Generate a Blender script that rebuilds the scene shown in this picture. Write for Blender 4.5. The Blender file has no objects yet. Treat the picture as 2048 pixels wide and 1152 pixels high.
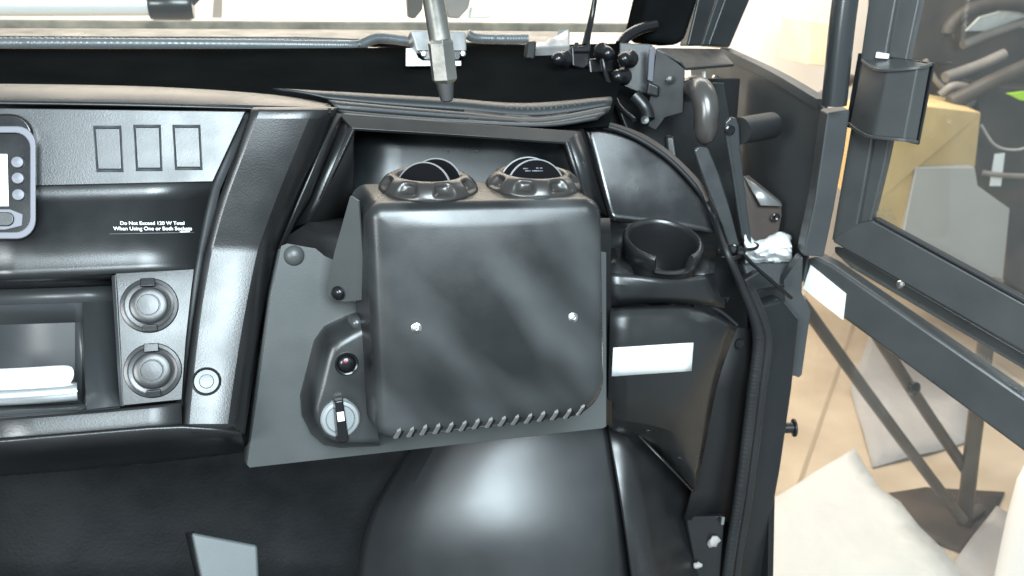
import bpy, bmesh, math, random
from mathutils import Vector, Matrix
from mathutils.bvhtree import BVHTree
random.seed(7)
SC = bpy.context.scene
COL = SC.collection

# ------------------------------------------------------------------ camera
F = 1750.0
CAM = Vector((0, 0, 1.45))
_dn = Vector((-184, 4824, F)).normalized()
_x = Vector((6516, -436, F)); _x = (_x - _dn * _x.dot(_dn)).normalized()
_z = -_dn
_y = _z.cross(_x)
def _cw(v): return Vector((_x.dot(v), _y.dot(v), _z.dot(v)))
cd = bpy.data.cameras.new("Camera"); cam = bpy.data.objects.new("Camera", cd); COL.objects.link(cam)
r_, u_, b_ = _cw(Vector((1, 0, 0))), _cw(Vector((0, -1, 0))), _cw(Vector((0, 0, -1)))
M = Matrix((( r_.x, u_.x, b_.x, CAM.x), (r_.y, u_.y, b_.y, CAM.y), (r_.z, u_.z, b_.z, CAM.z), (0, 0, 0, 1)))
cam.matrix_world = M
cd.sensor_width = 36; cd.lens = 36 * F / 2048; cd.clip_start = 0.02; cd.clip_end = 100
SC.camera = cam
cd.dof.use_dof = True; cd.dof.focus_distance = 0.88; cd.dof.aperture_fstop = 9.0

# ------------------------------------------------------------------ light
w = bpy.data.worlds.new("World"); SC.world = w; w.use_nodes = True
w.node_tree.nodes['Background'].inputs[0].default_value = (0.74, 0.93, 1.04, 1)
w.node_tree.nodes['Background'].inputs[1].default_value = 0.50
def area(name, loc, target, sx, sy, power, col):
    l = bpy.data.lights.new(name, 'AREA'); l.shape = 'RECTANGLE'; l.size = sx; l.size_y = sy
    l.energy = power; l.color = col
    o = bpy.data.objects.new(name, l); COL.objects.link(o); o.location = loc
    d = Vector(target) - Vector(loc); o.rotation_euler = d.to_track_quat('-Z', 'Y').to_euler()
    return o
area('garage_lamp_behind', (0.10, -0.70, 2.17), (0.15, 0.9, 1.15), 0.95, 0.85, 86, (0.82, 0.97, 1.04))
area('garage_lamp_left', (-1.55, -0.95, 1.75), (0.2, 0.85, 1.15), 0.8, 0.8, 52, (0.92, 0.98, 1.0))
area('garage_lamp_front', (0.6, 2.75, 3.0), (0.7, 3.95, 1.3), 3.2, 0.6, 190, (1.0, 0.93, 0.83))
area('garage_lamp_side', (2.4, 1.9, 3.0), (2.2, 2.6, 0.0), 1.2, 0.5, 16, (1.0, 0.94, 0.86))
vs = SC.view_settings
vs.view_transform = 'Standard'; vs.look = 'None'; vs.exposure = 0.0; vs.gamma = 1.0; vs.use_curve_mapping = False

# ------------------------------------------------------------------ helpers
def ray(px, py): return _cw(Vector((px - 1024, py - 576, F))) / F
def U(px, py, Y):
    d = ray(px, py); return CAM + d * (Y / d.y)
def Uz(px, py, z):
    d = ray(px, py); return CAM + d * ((z - CAM.z) / d.z)
def Upl(px, py, p, n):
    d = ray(px, py); return CAM + d * ((Vector(p) - CAM).dot(n) / d.dot(n))
def V(p): return p if isinstance(p, Vector) else (U(*p) if len(p) == 3 else p)

WLOC = {}
def obj(name, bm, mat, parent=None, sharp=35, bevel=0, seg=2, sub=0, solid=0, off=-1):
    bmesh.ops.recalc_face_normals(bm, faces=bm.faces) if not solid else None
    lo = Vector((1e9,) * 3); hi = -lo
    for v in bm.verts:
        for i in range(3):
            lo[i] = min(lo[i], v.co[i]); hi[i] = max(hi[i], v.co[i])
    c = Vector(((lo.x + hi.x) / 2, (lo.y + hi.y) / 2, lo.z))
    if solid:                                   # open sheet: face the camera
        for f in bm.faces:
            f.normal_update()
            if f.normal.dot(CAM - f.calc_center_median()) < 0: f.normal_flip()
    for v in bm.verts: v.co -= c
    for f in bm.faces: f.smooth = True
    bm.normal_update()
    for e in bm.edges:
        if len(e.link_faces) == 2 and e.calc_face_angle(0) > math.radians(sharp): e.smooth = False
    me = bpy.data.meshes.new(name); bm.to_mesh(me); bm.free()
    me.materials.append(mat)
    o = bpy.data.objects.new(name, me); COL.objects.link(o)
    if sub:
        m = o.modifiers.new('sub', 'SUBSURF'); m.levels = m.render_levels = sub; m.boundary_smooth = 'PRESERVE_CORNERS'
    if solid:
        m = o.modifiers.new('solid', 'SOLIDIFY'); m.thickness = solid; m.offset = off
    if bevel:
        m = o.modifiers.new('bevel', 'BEVEL'); m.width = bevel; m.segments = seg; m.limit_method = 'ANGLE'
        m.angle_limit = math.radians(28); m.harden_normals = True
    o.location = c; WLOC[o.name] = c
    if parent:
        o.parent = parent; o.matrix_parent_inverse = Matrix.Translation(-WLOC[parent.name])
    return o
def thing(name, label, cat, loc, group=None):
    o = bpy.data.objects.new(name, None); COL.objects.link(o); o.empty_display_size = 0.03
    o.location = V(loc); WLOC[o.name] = V(loc).copy()
    return tag(o, label, cat, group)
def tag(o, label, cat=None, group=None, kind=None):
    if label: o['label'] = label
    if cat: o['category'] = cat
    if group: o['group'] = group
    if kind: o['kind'] = kind
    return o

def grid_bm(rows, bm=None):
    bm = bm or bmesh.new()
    g = [[bm.verts.new(V(p)) for p in r] for r in rows]
    for i in range(len(g) - 1):
        for j in range(len(g[0]) - 1):
            bm.faces.new((g[i][j], g[i][j + 1], g[i + 1][j + 1], g[i + 1][j]))
    return bm
def sheet(name, rows, mat, parent=None, thick=0.004, bevel=0.0, sub=0, sharp=35, off=-1):
    return obj(name, grid_bm(rows), mat, parent, sharp=sharp, bevel=bevel, sub=sub, solid=thick, off=off)
def slab_bm(pts, vec, bm=None):
    bm = bm or bmesh.new()
    P = [V(p) for p in pts]
    a = [bm.verts.new(p) for p in P]; b = [bm.verts.new(p + vec) for p in P]
    bm.faces.new(a); bm.faces.new(list(reversed(b)))
    n = len(P)
    for i in range(n):
        bm.faces.new((a[i], b[i], b[(i + 1) % n], a[(i + 1) % n]))
    return bm
def pnorm(P):
    n = Vector((0, 0, 0))
    for i in range(len(P)):
        a, b = P[i], P[(i + 1) % len(P)]
        n += Vector(((a.y - b.y) * (a.z + b.z), (a.z - b.z) * (a.x + b.x), (a.x - b.x) * (a.y + b.y)))
    n.normalize()
    c = sum(P, Vector()) / len(P)
    if n.dot(CAM - c) < 0: n = -n
    return n
def slab(name, pts, thick, mat, parent=None, bevel=0.0015, vec=None, seg=2):
    P = [V(p) for p in pts]
    vec = vec if vec is not None else -pnorm(P) * thick
    return obj(name, slab_bm(P, vec), mat, parent, bevel=bevel, seg=seg)
def spline(P, n):
    P = [V(p) for p in P]
    if len(P) == 2: return [P[0].lerp(P[1], i / (n - 1)) for i in range(n)]
    Q = [P[0] * 2 - P[1]] + P + [P[-1] * 2 - P[-2]]
    out = []
    m = len(P) - 1
    for i in range(n):
        t = i / (n - 1) * m; k = min(int(t), m - 1); t -= k
        a, b, c, d = Q[k:k + 4]
        out.append(0.5 * ((2 * b) + (c - a) * t + (2 * a - 5 * b + 4 * c - d) * t * t + (3 * b - a - 3 * c + d) * t ** 3))
    return out
def sweep_bm(path, section, bm=None, scale=None, up=Vector((0, 0, 1)), cap=True):
    bm = bm or bmesh.new()
    rings = []; n = len(path)
    for i, p in enumerate(path):
        t = (path[min(i + 1, n - 1)] - path[max(i - 1, 0)]).normalized()
        a = t.cross(up)
        if a.length < 1e-3: a = t.cross(Vector((0, 1, 0)))
        a.normalize(); b = a.cross(t)
        s = scale(i / (n - 1)) if scale else 1
        rings.append([bm.verts.new(p + (a * q[0] + b * q[1]) * s) for q in section])
    m = len(section)
    for i in range(n - 1):
        for j in range(m):
            bm.faces.new((rings[i][j], rings[i][(j + 1) % m], rings[i + 1][(j + 1) % m], rings[i + 1][j]))
    if cap: bm.faces.new(rings[0]); bm.faces.new(rings[-1])
    return bm
def circ(r, n=14): return [(r * math.cos(2 * math.pi * k / n), r * math.sin(2 * math.pi * k / n)) for k in range(n)]
def rect(w, h): return [(-w / 2, -h / 2), (w / 2, -h / 2), (w / 2, h / 2), (-w / 2, h / 2)]
def tube(name, pts, r, mat, parent=None, n=24, seg=14, scale=None, up=Vector((0, 0, 1))):
    return obj(name, sweep_bm(spline(pts, n), circ(r, seg), scale=scale, up=up), mat, parent, sharp=50)
def strip(name, pts, w_, h_, mat, parent=None, n=24, up=Vector((0, -1, 0)), bevel=0.001):
    return obj(name, sweep_bm(spline(pts, n), rect(w_, h_), up=up), mat, parent, bevel=bevel)
def lathe_bm(prof, origin, axis, seg=32, bm=None, fn=None, closed=True):
    bm = bm or bmesh.new()
    z = Vector(axis).normalized()
    x = z.cross(Vector((0, 0, 1)))
    if x.length < 1e-3: x = Vector((1, 0, 0))
    x.normalize(); y = z.cross(x)
    rings = []
    for (r, h) in prof:
        ring = []
        for k in range(seg):
            a = 2 * math.pi * k / seg
            rr, hh = fn(r, h, a) if fn else (r, h)
            ring.append(bm.verts.new(origin + x * (rr * math.cos(a)) + y * (rr * math.sin(a)) + z * hh))
        rings.append(ring)
    for i in range(len(rings) - 1):
        for k in range(seg):
            bm.faces.new((rings[i][k], rings[i][(k + 1) % seg], rings[i + 1][(k + 1) % seg], rings[i + 1][k]))
    if closed: bm.faces.new(rings[0]); bm.faces.new(rings[-1])
    return bm
def lathe(name, prof, origin, axis, mat, parent=None, seg=32, sharp=35, fn=None, bevel=0):
    return obj(name, lathe_bm(prof, V(origin), axis, seg, fn=fn), mat, parent, sharp=sharp, bevel=bevel)
def bvh_of(o):
    dg = bpy.context.evaluated_depsgraph_get(); dg.update()
    ev = o.evaluated_get(dg); me = ev.to_mesh(); off = WLOC[o.name]
    b = BVHTree.FromPolygons([v.co + off for v in me.vertices], [p.vertices[:] for p in me.polygons]); ev.to_mesh_clear()
    return b
def hit(b, px, py):
    d = ray(px, py).normalized(); p, n, i, dist = b.ray_cast(CAM, d)
    if p is None: raise RuntimeError('no hit %s %s' % (px, py))
    if n.dot(d) > 0: n = -n
    return p, n
def frame_on(n, upv=Vector((0, 0, 1))):
    a = upv.cross(n); a.normalize(); return a, n.cross(a)      # right (seen from front), up
def pxm(p): return (p - CAM).dot(ray(1024, 576).normalized()) / F  # metres per photo pixel at p
def decal(name, b, corners, mat, parent, lift=0.0012, thick=0.0006, nx=5, ny=3, rnd=False):
    """a thin sticker lying on surface b; corners TL TR BR BL in pixels"""
    tl, tr, br, bl = [Vector(c) for c in corners]
    rows = []
    for i in range(ny + 1):
        v = i / ny; l = tl.lerp(bl, v); r = tr.lerp(br, v); row = []
        for j in range(nx + 1):
            q = l.lerp(r, j / nx); p, n = hit(b, q.x, q.y); row.append(p + n * lift)
        rows.append(row)
    return sheet(name, rows, mat, parent, thick=thick)

# ------------------------------------------------------------------ materials
def mat(name, col, rough=0.5, metal=0.0, spec=0.5, grain=0.0, gscale=500, var=0.0, vscale=8, rvar=0.0, coat=0.0, dust=0.0):
    m = bpy.data.materials.new(name); m.use_nodes = True
    nt = m.node_tree; B = nt.nodes['Principled BSDF']
    B.inputs['Base Color'].default_value = (*col, 1); B.inputs['Roughness'].default_value = rough
    B.inputs['Metallic'].default_value = metal; B.inputs['Specular IOR Level'].default_value = spec
    B.inputs['Coat Weight'].default_value = coat; B.inputs['Coat Roughness'].default_value = 0.27
    tc = nt.nodes.new('ShaderNodeTexCoord')
    def noise(scale, detail=4):
        n = nt.nodes.new('ShaderNodeTexNoise'); n.inputs['Scale'].default_value = scale; n.inputs['Detail'].default_value = detail
        nt.links.new(tc.outputs['Object'], n.inputs['Vector']); return n
    if var or dust:
        n = noise(vscale, 6); r = nt.nodes.new('ShaderNodeMapRange')
        r.inputs['From Min'].default_value = 0.35; r.inputs['From Max'].default_value = 0.68
        nt.links.new(n.outputs['Fac'], r.inputs['Value'])
        mx = nt.nodes.new('ShaderNodeMix'); mx.data_type = 'RGBA'
        a = [max(0, c * (1 - var)) for c in col]; b = [c * (1 + var) + dust for c in col]
        mx.inputs['A'].default_value = (*a, 1); mx.inputs['B'].default_value = (*b, 1)
        nt.links.new(r.outputs['Result'], mx.inputs['Factor']); nt.links.new(mx.outputs['Result'], B.inputs['Base Color'])
    if rvar:
        n = noise(vscale * 1.7 + 3, 5); r = nt.nodes.new('ShaderNodeMapRange')
        r.inputs['From Min'].default_value = 0.3; r.inputs['From Max'].default_value = 0.7
        r.inputs['To Min'].default_value = rough - rvar; r.inputs['To Max'].default_value = rough + rvar
        nt.links.new(n.outputs['Fac'], r.inputs['Value']); nt.links.new(r.outputs['Result'], B.inputs['Roughness'])
    if grain:
        n = noise(gscale, 2); bp = nt.nodes.new('ShaderNodeBump'); bp.inputs['Strength'].default_value = grain
        bp.inputs['Distance'].default_value = 0.0006
        nt.links.new(n.outputs['Fac'], bp.inputs['Height']); nt.links.new(bp.outputs['Normal'], B.inputs['Normal'])
    m['B'] = B.name
    return m
DASH = mat('dash_black_grained_plastic', (0.0095, 0.0095, 0.010), 0.36, spec=0.75, grain=0.22, gscale=600, rvar=0.06, vscale=9, dust=0.003)
DASH2 = mat('dash_satin_plastic', (0.010, 0.0105, 0.011), 0.34, spec=0.75, grain=0.15, gscale=700, rvar=0.07, vscale=12, dust=0.003)
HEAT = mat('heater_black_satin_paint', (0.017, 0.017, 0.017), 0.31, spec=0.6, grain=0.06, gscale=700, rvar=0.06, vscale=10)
PLATE = mat('powder_coated_plate', (0.050, 0.054, 0.054), 0.42, grain=0.12, gscale=500, rvar=0.09, vscale=8, dust=0.014)
BLACK = mat('black_gloss_plastic', (0.007, 0.007, 0.008), 0.22, grain=0.05, rvar=0.05)
SATIN = mat('black_satin_steel', (0.012, 0.013, 0.014), 0.34, grain=0.12, gscale=350, rvar=0.07, vscale=14, dust=0.003)
RUBBER = mat('black_rubber', (0.010, 0.011, 0.012), 0.5, grain=0.25, gscale=300, dust=0.01)
GREYRUB = mat('grey_black_rubber', (0.012, 0.015, 0.017), 0.45, grain=0.2, gscale=300, dust=0.006, vscale=14)
DARK = mat('dark_fabric_cowl', (0.0050, 0.0056, 0.0058), 0.85, grain=0.4, gscale=500, dust=0.002, vscale=14, spec=0.0)
PIT = mat('dark_inner_plastic', (0.004, 0.004, 0.0045), 0.6)
STEEL = mat('dull_steel', (0.42, 0.40, 0.36), 0.36, metal=1.0, grain=0.15, gscale=200, rvar=0.1, vscale=20)
ZINC = mat('zinc_screw', (0.72, 0.72, 0.70), 0.28, metal=1.0)
CHROME = mat('gunmetal_vent_plastic', (0.028, 0.025, 0.023), 0.30, spec=0.7, metal=0.1)
GROOVE = mat('groove_shade_plastic', (0.045, 0.05, 0.053), 0.6, spec=0.3)
TRIM = mat('shiny_trim_rubber', (0.09, 0.10, 0.105), 0.32, spec=0.7, rvar=0.08, vscale=20)
GUS = mat('side_plate_paint', (0.040, 0.043, 0.044), 0.42, grain=0.1, gscale=350, rvar=0.08, vscale=9, dust=0.012)
GAP_LIT = mat('gap_lit_tone', (0.05, 0.052, 0.055), 0.5)
GRIP = mat('grip_satin_plastic', (0.05, 0.046, 0.042), 0.27, spec=0.8)
LEV = mat('lever_steel', (0.035, 0.038, 0.040), 0.3, spec=0.8, metal=0.2, rvar=0.08, vscale=20)
POST = mat('post_gloss_paint', (0.022, 0.024, 0.025), 0.22, spec=0.9, grain=0.04)
REC = mat('tray_satin_plastic', (0.034, 0.037, 0.039), 0.38, spec=0.6, grain=0.12, gscale=600, rvar=0.06)
FIN = mat('black_vent_blade', (0.006, 0.006, 0.007), 0.9, spec=0.05)
DOORF = mat('door_frame_paint', (0.042, 0.044, 0.044), 0.32, spec=0.7, grain=0.1, gscale=350, rvar=0.06, vscale=9, dust=0.008)
SLOT = mat('louvre_lip_paint', (0.17, 0.17, 0.165), 0.35, spec=0.6)
EDGE = mat('worn_grey_edge', (0.33, 0.33, 0.33), 0.3, metal=0.6)
SILV = mat('silver_dial_plastic', (0.65, 0.67, 0.68), 0.25, metal=0.8)
WHITE = mat('white_sticker', (0.86, 0.87, 0.87), 0.45)
GREY = mat('grey_plastic', (0.13, 0.13, 0.15), 0.4, rvar=0.05)
PALE = mat('pale_grey_paint', (0.085, 0.098, 0.099), 0.5, grain=0.1, dust=0.03)
ALU = mat('white_aluminium_tube', (0.80, 0.82, 0.83), 0.35, metal=0.2)
BRONZE = mat('brown_smoked_plastic', (0.055, 0.042, 0.036), 0.16, spec=0.7, rvar=0.05, dust=0.02)
CLEARISH = mat('smoky_clear_latch', (0.18, 0.18, 0.18), 0.15, rvar=0.08, vscale=30, dust=0.1)
CARD = mat('cardboard', (0.56, 0.39, 0.18), 0.8, var=0.12, vscale=5, grain=0.2, gscale=90)
CLOTH = mat('white_paper', (0.60, 0.60, 0.585), 0.9, var=0.03, vscale=3)
BOARD = mat('grey_board', (0.33, 0.315, 0.30), 0.6, var=0.12, vscale=2)
CLOTH2 = mat('grey_paper', (0.36, 0.34, 0.33), 0.9, var=0.08, vscale=3)
BROWN = mat('brown_stand_paint', (0.060, 0.045, 0.034), 0.45, dust=0.03, vscale=10)
MESS = mat('dark_brown_clutter', (0.050, 0.036, 0.028), 0.6, var=0.5, vscale=6)
MESS2 = mat('grey_brown_bar', (0.22, 0.19, 0.17), 0.5, var=0.3, vscale=6)
NEON = mat('yellow_green_plastic', (0.45, 0.75, 0.02), 0.5)
WALL = mat('cream_wall', (0.80, 0.74, 0.66), 0.9, var=0.05, vscale=1.2)
LEDGE = mat('weathered_bench_wood', (0.20, 0.165, 0.125), 0.7, var=0.45, vscale=26, grain=0.3, gscale=60)
RED = mat('red_indicator', (0.5, 0.01, 0.06), 0.3)
RED.node_tree.nodes['Principled BSDF'].inputs['Emission Color'].default_value = (0.9, 0.02, 0.15, 1)
RED.node_tree.nodes['Principled BSDF'].inputs['Emission Strength'].default_value = 0.35
SCREEN = mat('lit_screen', (0.7, 0.72, 0.72), 0.2)
SCREEN.node_tree.nodes['Principled BSDF'].inputs['Emission Color'].default_value = (0.95, 1, 1, 1)
SCREEN.node_tree.nodes['Principled BSDF'].inputs['Emission Strength'].default_value = 1.0
def glass_mat(name, tint, fac, haze=0.014):
    m = bpy.data.materials.new(name); m.use_nodes = True; nt = m.node_tree; nt.nodes.clear()
    o = nt.nodes.new('ShaderNodeOutputMaterial'); t = nt.nodes.new('ShaderNodeBsdfTransparent'); g = nt.nodes.new('ShaderNodeBsdfGlossy')
    t.inputs[0].default_value = (*tint, 1); g.inputs['Roughness'].default_value = 0.03
    lw = nt.nodes.new('ShaderNodeLayerWeight'); lw.inputs[0].default_value = 0.5
    pw = nt.nodes.new('ShaderNodeMath'); pw.operation = 'POWER'; pw.inputs[1].default_value = 5
    ml = nt.nodes.new('ShaderNodeMath'); ml.operation = 'MULTIPLY_ADD'; ml.inputs[1].default_value = 0.8; ml.inputs[2].default_value = fac
    nt.links.new(lw.outputs['Facing'], pw.inputs[0]); nt.links.new(pw.outputs[0], ml.inputs[0]); fr = ml
    mx = nt.nodes.new('ShaderNodeMixShader')
    nt.links.new(fr.outputs[0], mx.inputs[0]); nt.links.new(t.outputs[0], mx.inputs[1]); nt.links.new(g.outputs[0], mx.inputs[2])
    df = nt.nodes.new('ShaderNodeBsdfDiffuse'); df.inputs[0].default_value = (0.8, 0.8, 0.8, 1)
    m2 = nt.nodes.new('ShaderNodeMixShader'); m2.inputs[0].default_value = haze  # hazy reflection on the panes imitated by a white diffuse share
    nt.links.new(mx.outputs[0], m2.inputs[1]); nt.links.new(df.outputs[0], m2.inputs[2])
    nt.links.new(m2.outputs[0], o.inputs[0]); return m
GLASS = glass_mat('window_glass', (0.95, 0.96, 0.94), 0.045)
VINYL = glass_mat('clear_vinyl', (0.97, 0.96, 0.94), 0.04)
def floor_mat():
    m = mat('tan_plywood_floor', (0.44, 0.345, 0.245), 0.6, var=0.10, vscale=3.5, grain=0.15, gscale=40, dust=0.05)
    return m
FLOOR = floor_mat()
def crease(m, scale=7, dist=0.03):
    nt = m.node_tree; B = nt.nodes['Principled BSDF']; tc = nt.nodes.new('ShaderNodeTexCoord')
    v = nt.nodes.new('ShaderNodeTexVoronoi'); v.inputs['Scale'].default_value = scale
    n = nt.nodes.new('ShaderNodeTexNoise'); n.inputs['Scale'].default_value = scale * 0.8; n.inputs['Detail'].default_value = 5
    ad = nt.nodes.new('ShaderNodeMath'); bp = nt.nodes.new('ShaderNodeBump'); bp.inputs['Strength'].default_value = 0.7; bp.inputs['Distance'].default_value = dist
    nt.links.new(tc.outputs['Object'], v.inputs['Vector']); nt.links.new(tc.outputs['Object'], n.inputs['Vector'])
    ad.inputs[0].default_value = 0.0; nt.links.new(n.outputs['Fac'], ad.inputs[1])
    nt.links.new(ad.outputs[0], bp.inputs['Height']); nt.links.new(bp.outputs['Normal'], B.inputs['Normal'])
crease(CLOTH); crease(CLOTH2)
# wipe marks and cloudy sheen put into the heater cover's colour: a dusty film in soft diagonal patches
def smear_sheen(m):
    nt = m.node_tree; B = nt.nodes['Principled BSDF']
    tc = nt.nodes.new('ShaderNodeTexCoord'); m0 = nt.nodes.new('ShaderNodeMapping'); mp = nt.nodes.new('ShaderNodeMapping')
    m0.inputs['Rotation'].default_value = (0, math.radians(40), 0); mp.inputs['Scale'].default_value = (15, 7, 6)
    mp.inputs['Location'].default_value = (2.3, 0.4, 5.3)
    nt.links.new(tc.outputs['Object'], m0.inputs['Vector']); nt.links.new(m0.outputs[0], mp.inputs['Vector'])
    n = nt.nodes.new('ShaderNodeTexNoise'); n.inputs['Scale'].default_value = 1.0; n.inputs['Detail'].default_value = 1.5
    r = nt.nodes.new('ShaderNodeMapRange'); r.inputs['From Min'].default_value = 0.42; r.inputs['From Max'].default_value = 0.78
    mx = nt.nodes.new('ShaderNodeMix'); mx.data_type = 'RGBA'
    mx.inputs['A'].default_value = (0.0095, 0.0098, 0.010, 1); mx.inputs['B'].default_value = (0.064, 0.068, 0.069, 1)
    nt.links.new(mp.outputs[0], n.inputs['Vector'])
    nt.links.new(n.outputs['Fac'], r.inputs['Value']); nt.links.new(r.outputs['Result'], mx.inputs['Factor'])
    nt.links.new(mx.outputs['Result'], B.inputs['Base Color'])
smear_sheen(HEAT)

# ================================================================== SETTING
bm = bmesh.new()
bm.faces.new([bm.verts.new(p) for p in ((-4, 0.2, 0), (9, 0.2, 0), (9, 7, 0), (-4, 7, 0))])
o = o0 = obj('floor', bm, FLOOR); tag(o, 'tan plywood garage floor', kind='structure')
bm = bmesh.new()
bm.faces.new([bm.verts.new(p) for p in ((-4, 3.95, 0), (9, 3.95, 0), (9, 3.95, 3.6), (-4, 3.95, 3.6))])
o = obj('wall', bm, WALL); tag(o, 'bright cream garage wall behind the windshield', kind='structure')
fj = [Uz(1724, 590, 0.003), Uz(1730, 590, 0.003), Uz(1596, 985, 0.003), Uz(1588, 985, 0.003)]
obj('floor_joint', slab_bm(fj, Vector((0, 0, -0.002))), mat('joint_dirt', (0.33, 0.26, 0.18), 0.9), o0)
# body shell of the vehicle: mostly hidden bulkhead and cab floor, added to stop light leaks
body = thing('light_block_shell', 'dark vehicle body panels added to block light in front of and below the dashboard', 'body panel', Vector((0, 1.2, 0.35)))
slab('bulkhead', [Vector((-1.2, 1.285, 1.30)), Vector((0.74, 1.285, 1.30)), Vector((0.74, 1.20, 0.35)), Vector((-1.2, 1.20, 0.35))], 0.01, PIT, body, vec=Vector((0, 0.01, 0)))
slab('cab_floor', [Vector((-1.2, 1.2, 0.42)), Vector((0.68, 1.2, 0.42)), Vector((0.68, -0.5, 0.42)), Vector((-1.2, -0.5, 0.42))], 0.01, PIT, body, vec=Vector((0, 0, -0.01)))
slab('sill_panel', [Vector((0.70, 1.2, 0.35)), Vector((0.70, 1.2, 0.80)), Vector((0.70, 1.0, 0.80)), Vector((0.70, 0.9, 0.35))], 0.01, PIT, body, vec=Vector((0.01, 0, 0)))

# ================================================================== DASHBOARD
dash = thing('dashboard', 'black moulded dashboard with switch blanks, power sockets and cup holder', 'dashboard', (350, 900, 0.9))
# top lip
xs = [-90, 60, 200, 340, 480, 590, 662]
top = [(x, y, 1.03) for x, y in zip(xs, (167, 168, 170, 174, 183, 193, 208))]
mid = [(x, y, 0.975) for x, y in zip(xs, (176, 177, 179, 183, 192, 201, 214))]
low = [(x, y, 0.945) for x, y in zip(xs, (204, 206, 208, 211, 216, 219, 224))]
low2 = [(x, y, 0.950) for x, y in zip(xs, (209, 211, 213, 216, 219, 222, 226))]
sheet('top_lip', [top, mid, low, low2], DASH, dash, thick=0.005, sub=2)
# dark backing behind all the gaps
sheet('inner_shell', [[(-90, 200, 1.01), (640, 218, 1.01)], [(-90, 540, 1.03), (520, 520, 1.03)], [(-90, 880, 1.0), (470, 860, 1.0)]], PIT, dash, thick=0.003)
sp = sheet('switch_panel', [[(-90, 214, 0.944), (492, 222, 0.944)], [(-90, 376, 0.915), (426, 364, 0.915)]], DASH2, dash, thick=0.006, bevel=0.0012)
tp = sheet('label_panel', [[(-90, 377, 0.9155), (150, 372, 0.9155), (426, 365, 0.9155)],
                      [(-90, 440, 0.918), (150, 435, 0.918), (408, 430, 0.918)],
                      [(-90, 490, 0.919), (150, 486, 0.919), (398, 482, 0.919)],
                      [(-90, 525, 0.9165), (150, 519, 0.9165), (394, 510, 0.9165)],
                      [(-90, 560, 0.9065), (150, 551, 0.9065), (388, 537, 0.9065)]], DASH2, dash, thick=0.006, sub=1)
lp = sheet('socket_panel', [[(230, 546, 0.9065), (389, 537, 0.9065)], [(234, 585, 0.8955), (384, 575, 0.8955)], [(240, 690, 0.872), (372, 685, 0.872)], [(246, 812, 0.848), (364, 800, 0.848)]], DASH2, dash, thick=0.006, sub=0, sharp=60, bevel=0.001)
sheet('lower_lip', [[(-90, 842, 0.842), (235, 818, 0.842), (362, 804, 0.842)], [(-90, 846, 0.8385), (235, 822, 0.8385), (362, 808, 0.8385)], [(-90, 865, 0.834), (235, 840, 0.834), (363, 826, 0.834)], [(-90, 884, 0.8295), (235, 858, 0.8295), (363, 844, 0.8295)],
                    [(-90, 890, 0.8295), (235, 864, 0.8295), (364, 850, 0.8295)]], DASH, dash, thick=0.006, sub=1)
sheet('underside', [[(-90, 892, 0.823), (235, 866, 0.823), (366, 852, 0.823), (480, 868, 0.828)], [(-90, 945, 0.86), (235, 922, 0.86), (366, 908, 0.86), (488, 893, 0.86)],
                    [(-90, 960, 0.96), (235, 935, 0.96), (366, 920, 0.96), (490, 905, 0.96)]], DASH, dash, thick=0.004, sub=1)
# right-hand column of the centre console
def colrow(y, x0, x1, Y, dy=0.03):
    w_ = x1 - x0
    return [(x0, y + 4, Y + 0.020), (x0 + 3, y + 1, Y + 0.004), (x0 + 9, y, Y), (x0 + w_ * 0.45, y, Y), (x0 + w_ * 0.74, y, Y + 0.001), (x0 + w_ * 0.88, y, Y + 0.010), (x1, y, Y + dy)]
column = sheet('console_column', [colrow(214, 500, 676, 0.942, .03), colrow(219, 499, 674, 0.934, .03), colrow(226, 498, 672, 0.931, .03), colrow(300, 472, 640, 0.927, .03), colrow(394, 434, 600, 0.9225, .03), colrow(480, 412, 566, 0.918, .03), colrow(500, 407, 558, 0.917, .03),
                                  colrow(513, 404, 555, 0.913), colrow(600, 388, 536, 0.894), colrow(700, 376, 516, 0.870), colrow(800, 366, 500, 0.842), colrow(855, 362, 492, 0.825), colrow(866, 363, 490, 0.828), colrow(874, 366, 489, 0.845)],
               DASH, dash, thick=0.005, sub=1)
cb = bvh_of(column)
sheet('column_side', [[(676, 226, 0.968), (694, 236, 1.0)], [(604, 394, 0.943), (636, 400, 1.0)], [(558, 505, 0.936), (572, 512, 1.0)]], DASH2, dash, thick=0.003)
p, n = hit(cb, 413, 763)
plug = lathe('round_plug', [(0.0001, -0.002), (0.014, -0.002), (0.0145, 0.0012), (0.013, 0.0022), (0.0118, 0.0006), (0.0072, 0.0006), (0.0066, 0.0016), (0.0001, 0.0018)], p, n, DASH2, dash)
sheet('gap_lit_strip', [[(484, 216, 0.962), (508, 218, 0.962)], [(418, 366, 0.934), (440, 380, 0.934)], [(388, 505, 0.936), (412, 505, 0.936)], [(380, 560, 0.918), (400, 560, 0.918)], [(352, 815, 0.866), (370, 812, 0.866)]], GAP_LIT, dash, thick=0.002)  # strip added in the gap, its lighter colour imitating a lit bevel side
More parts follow.
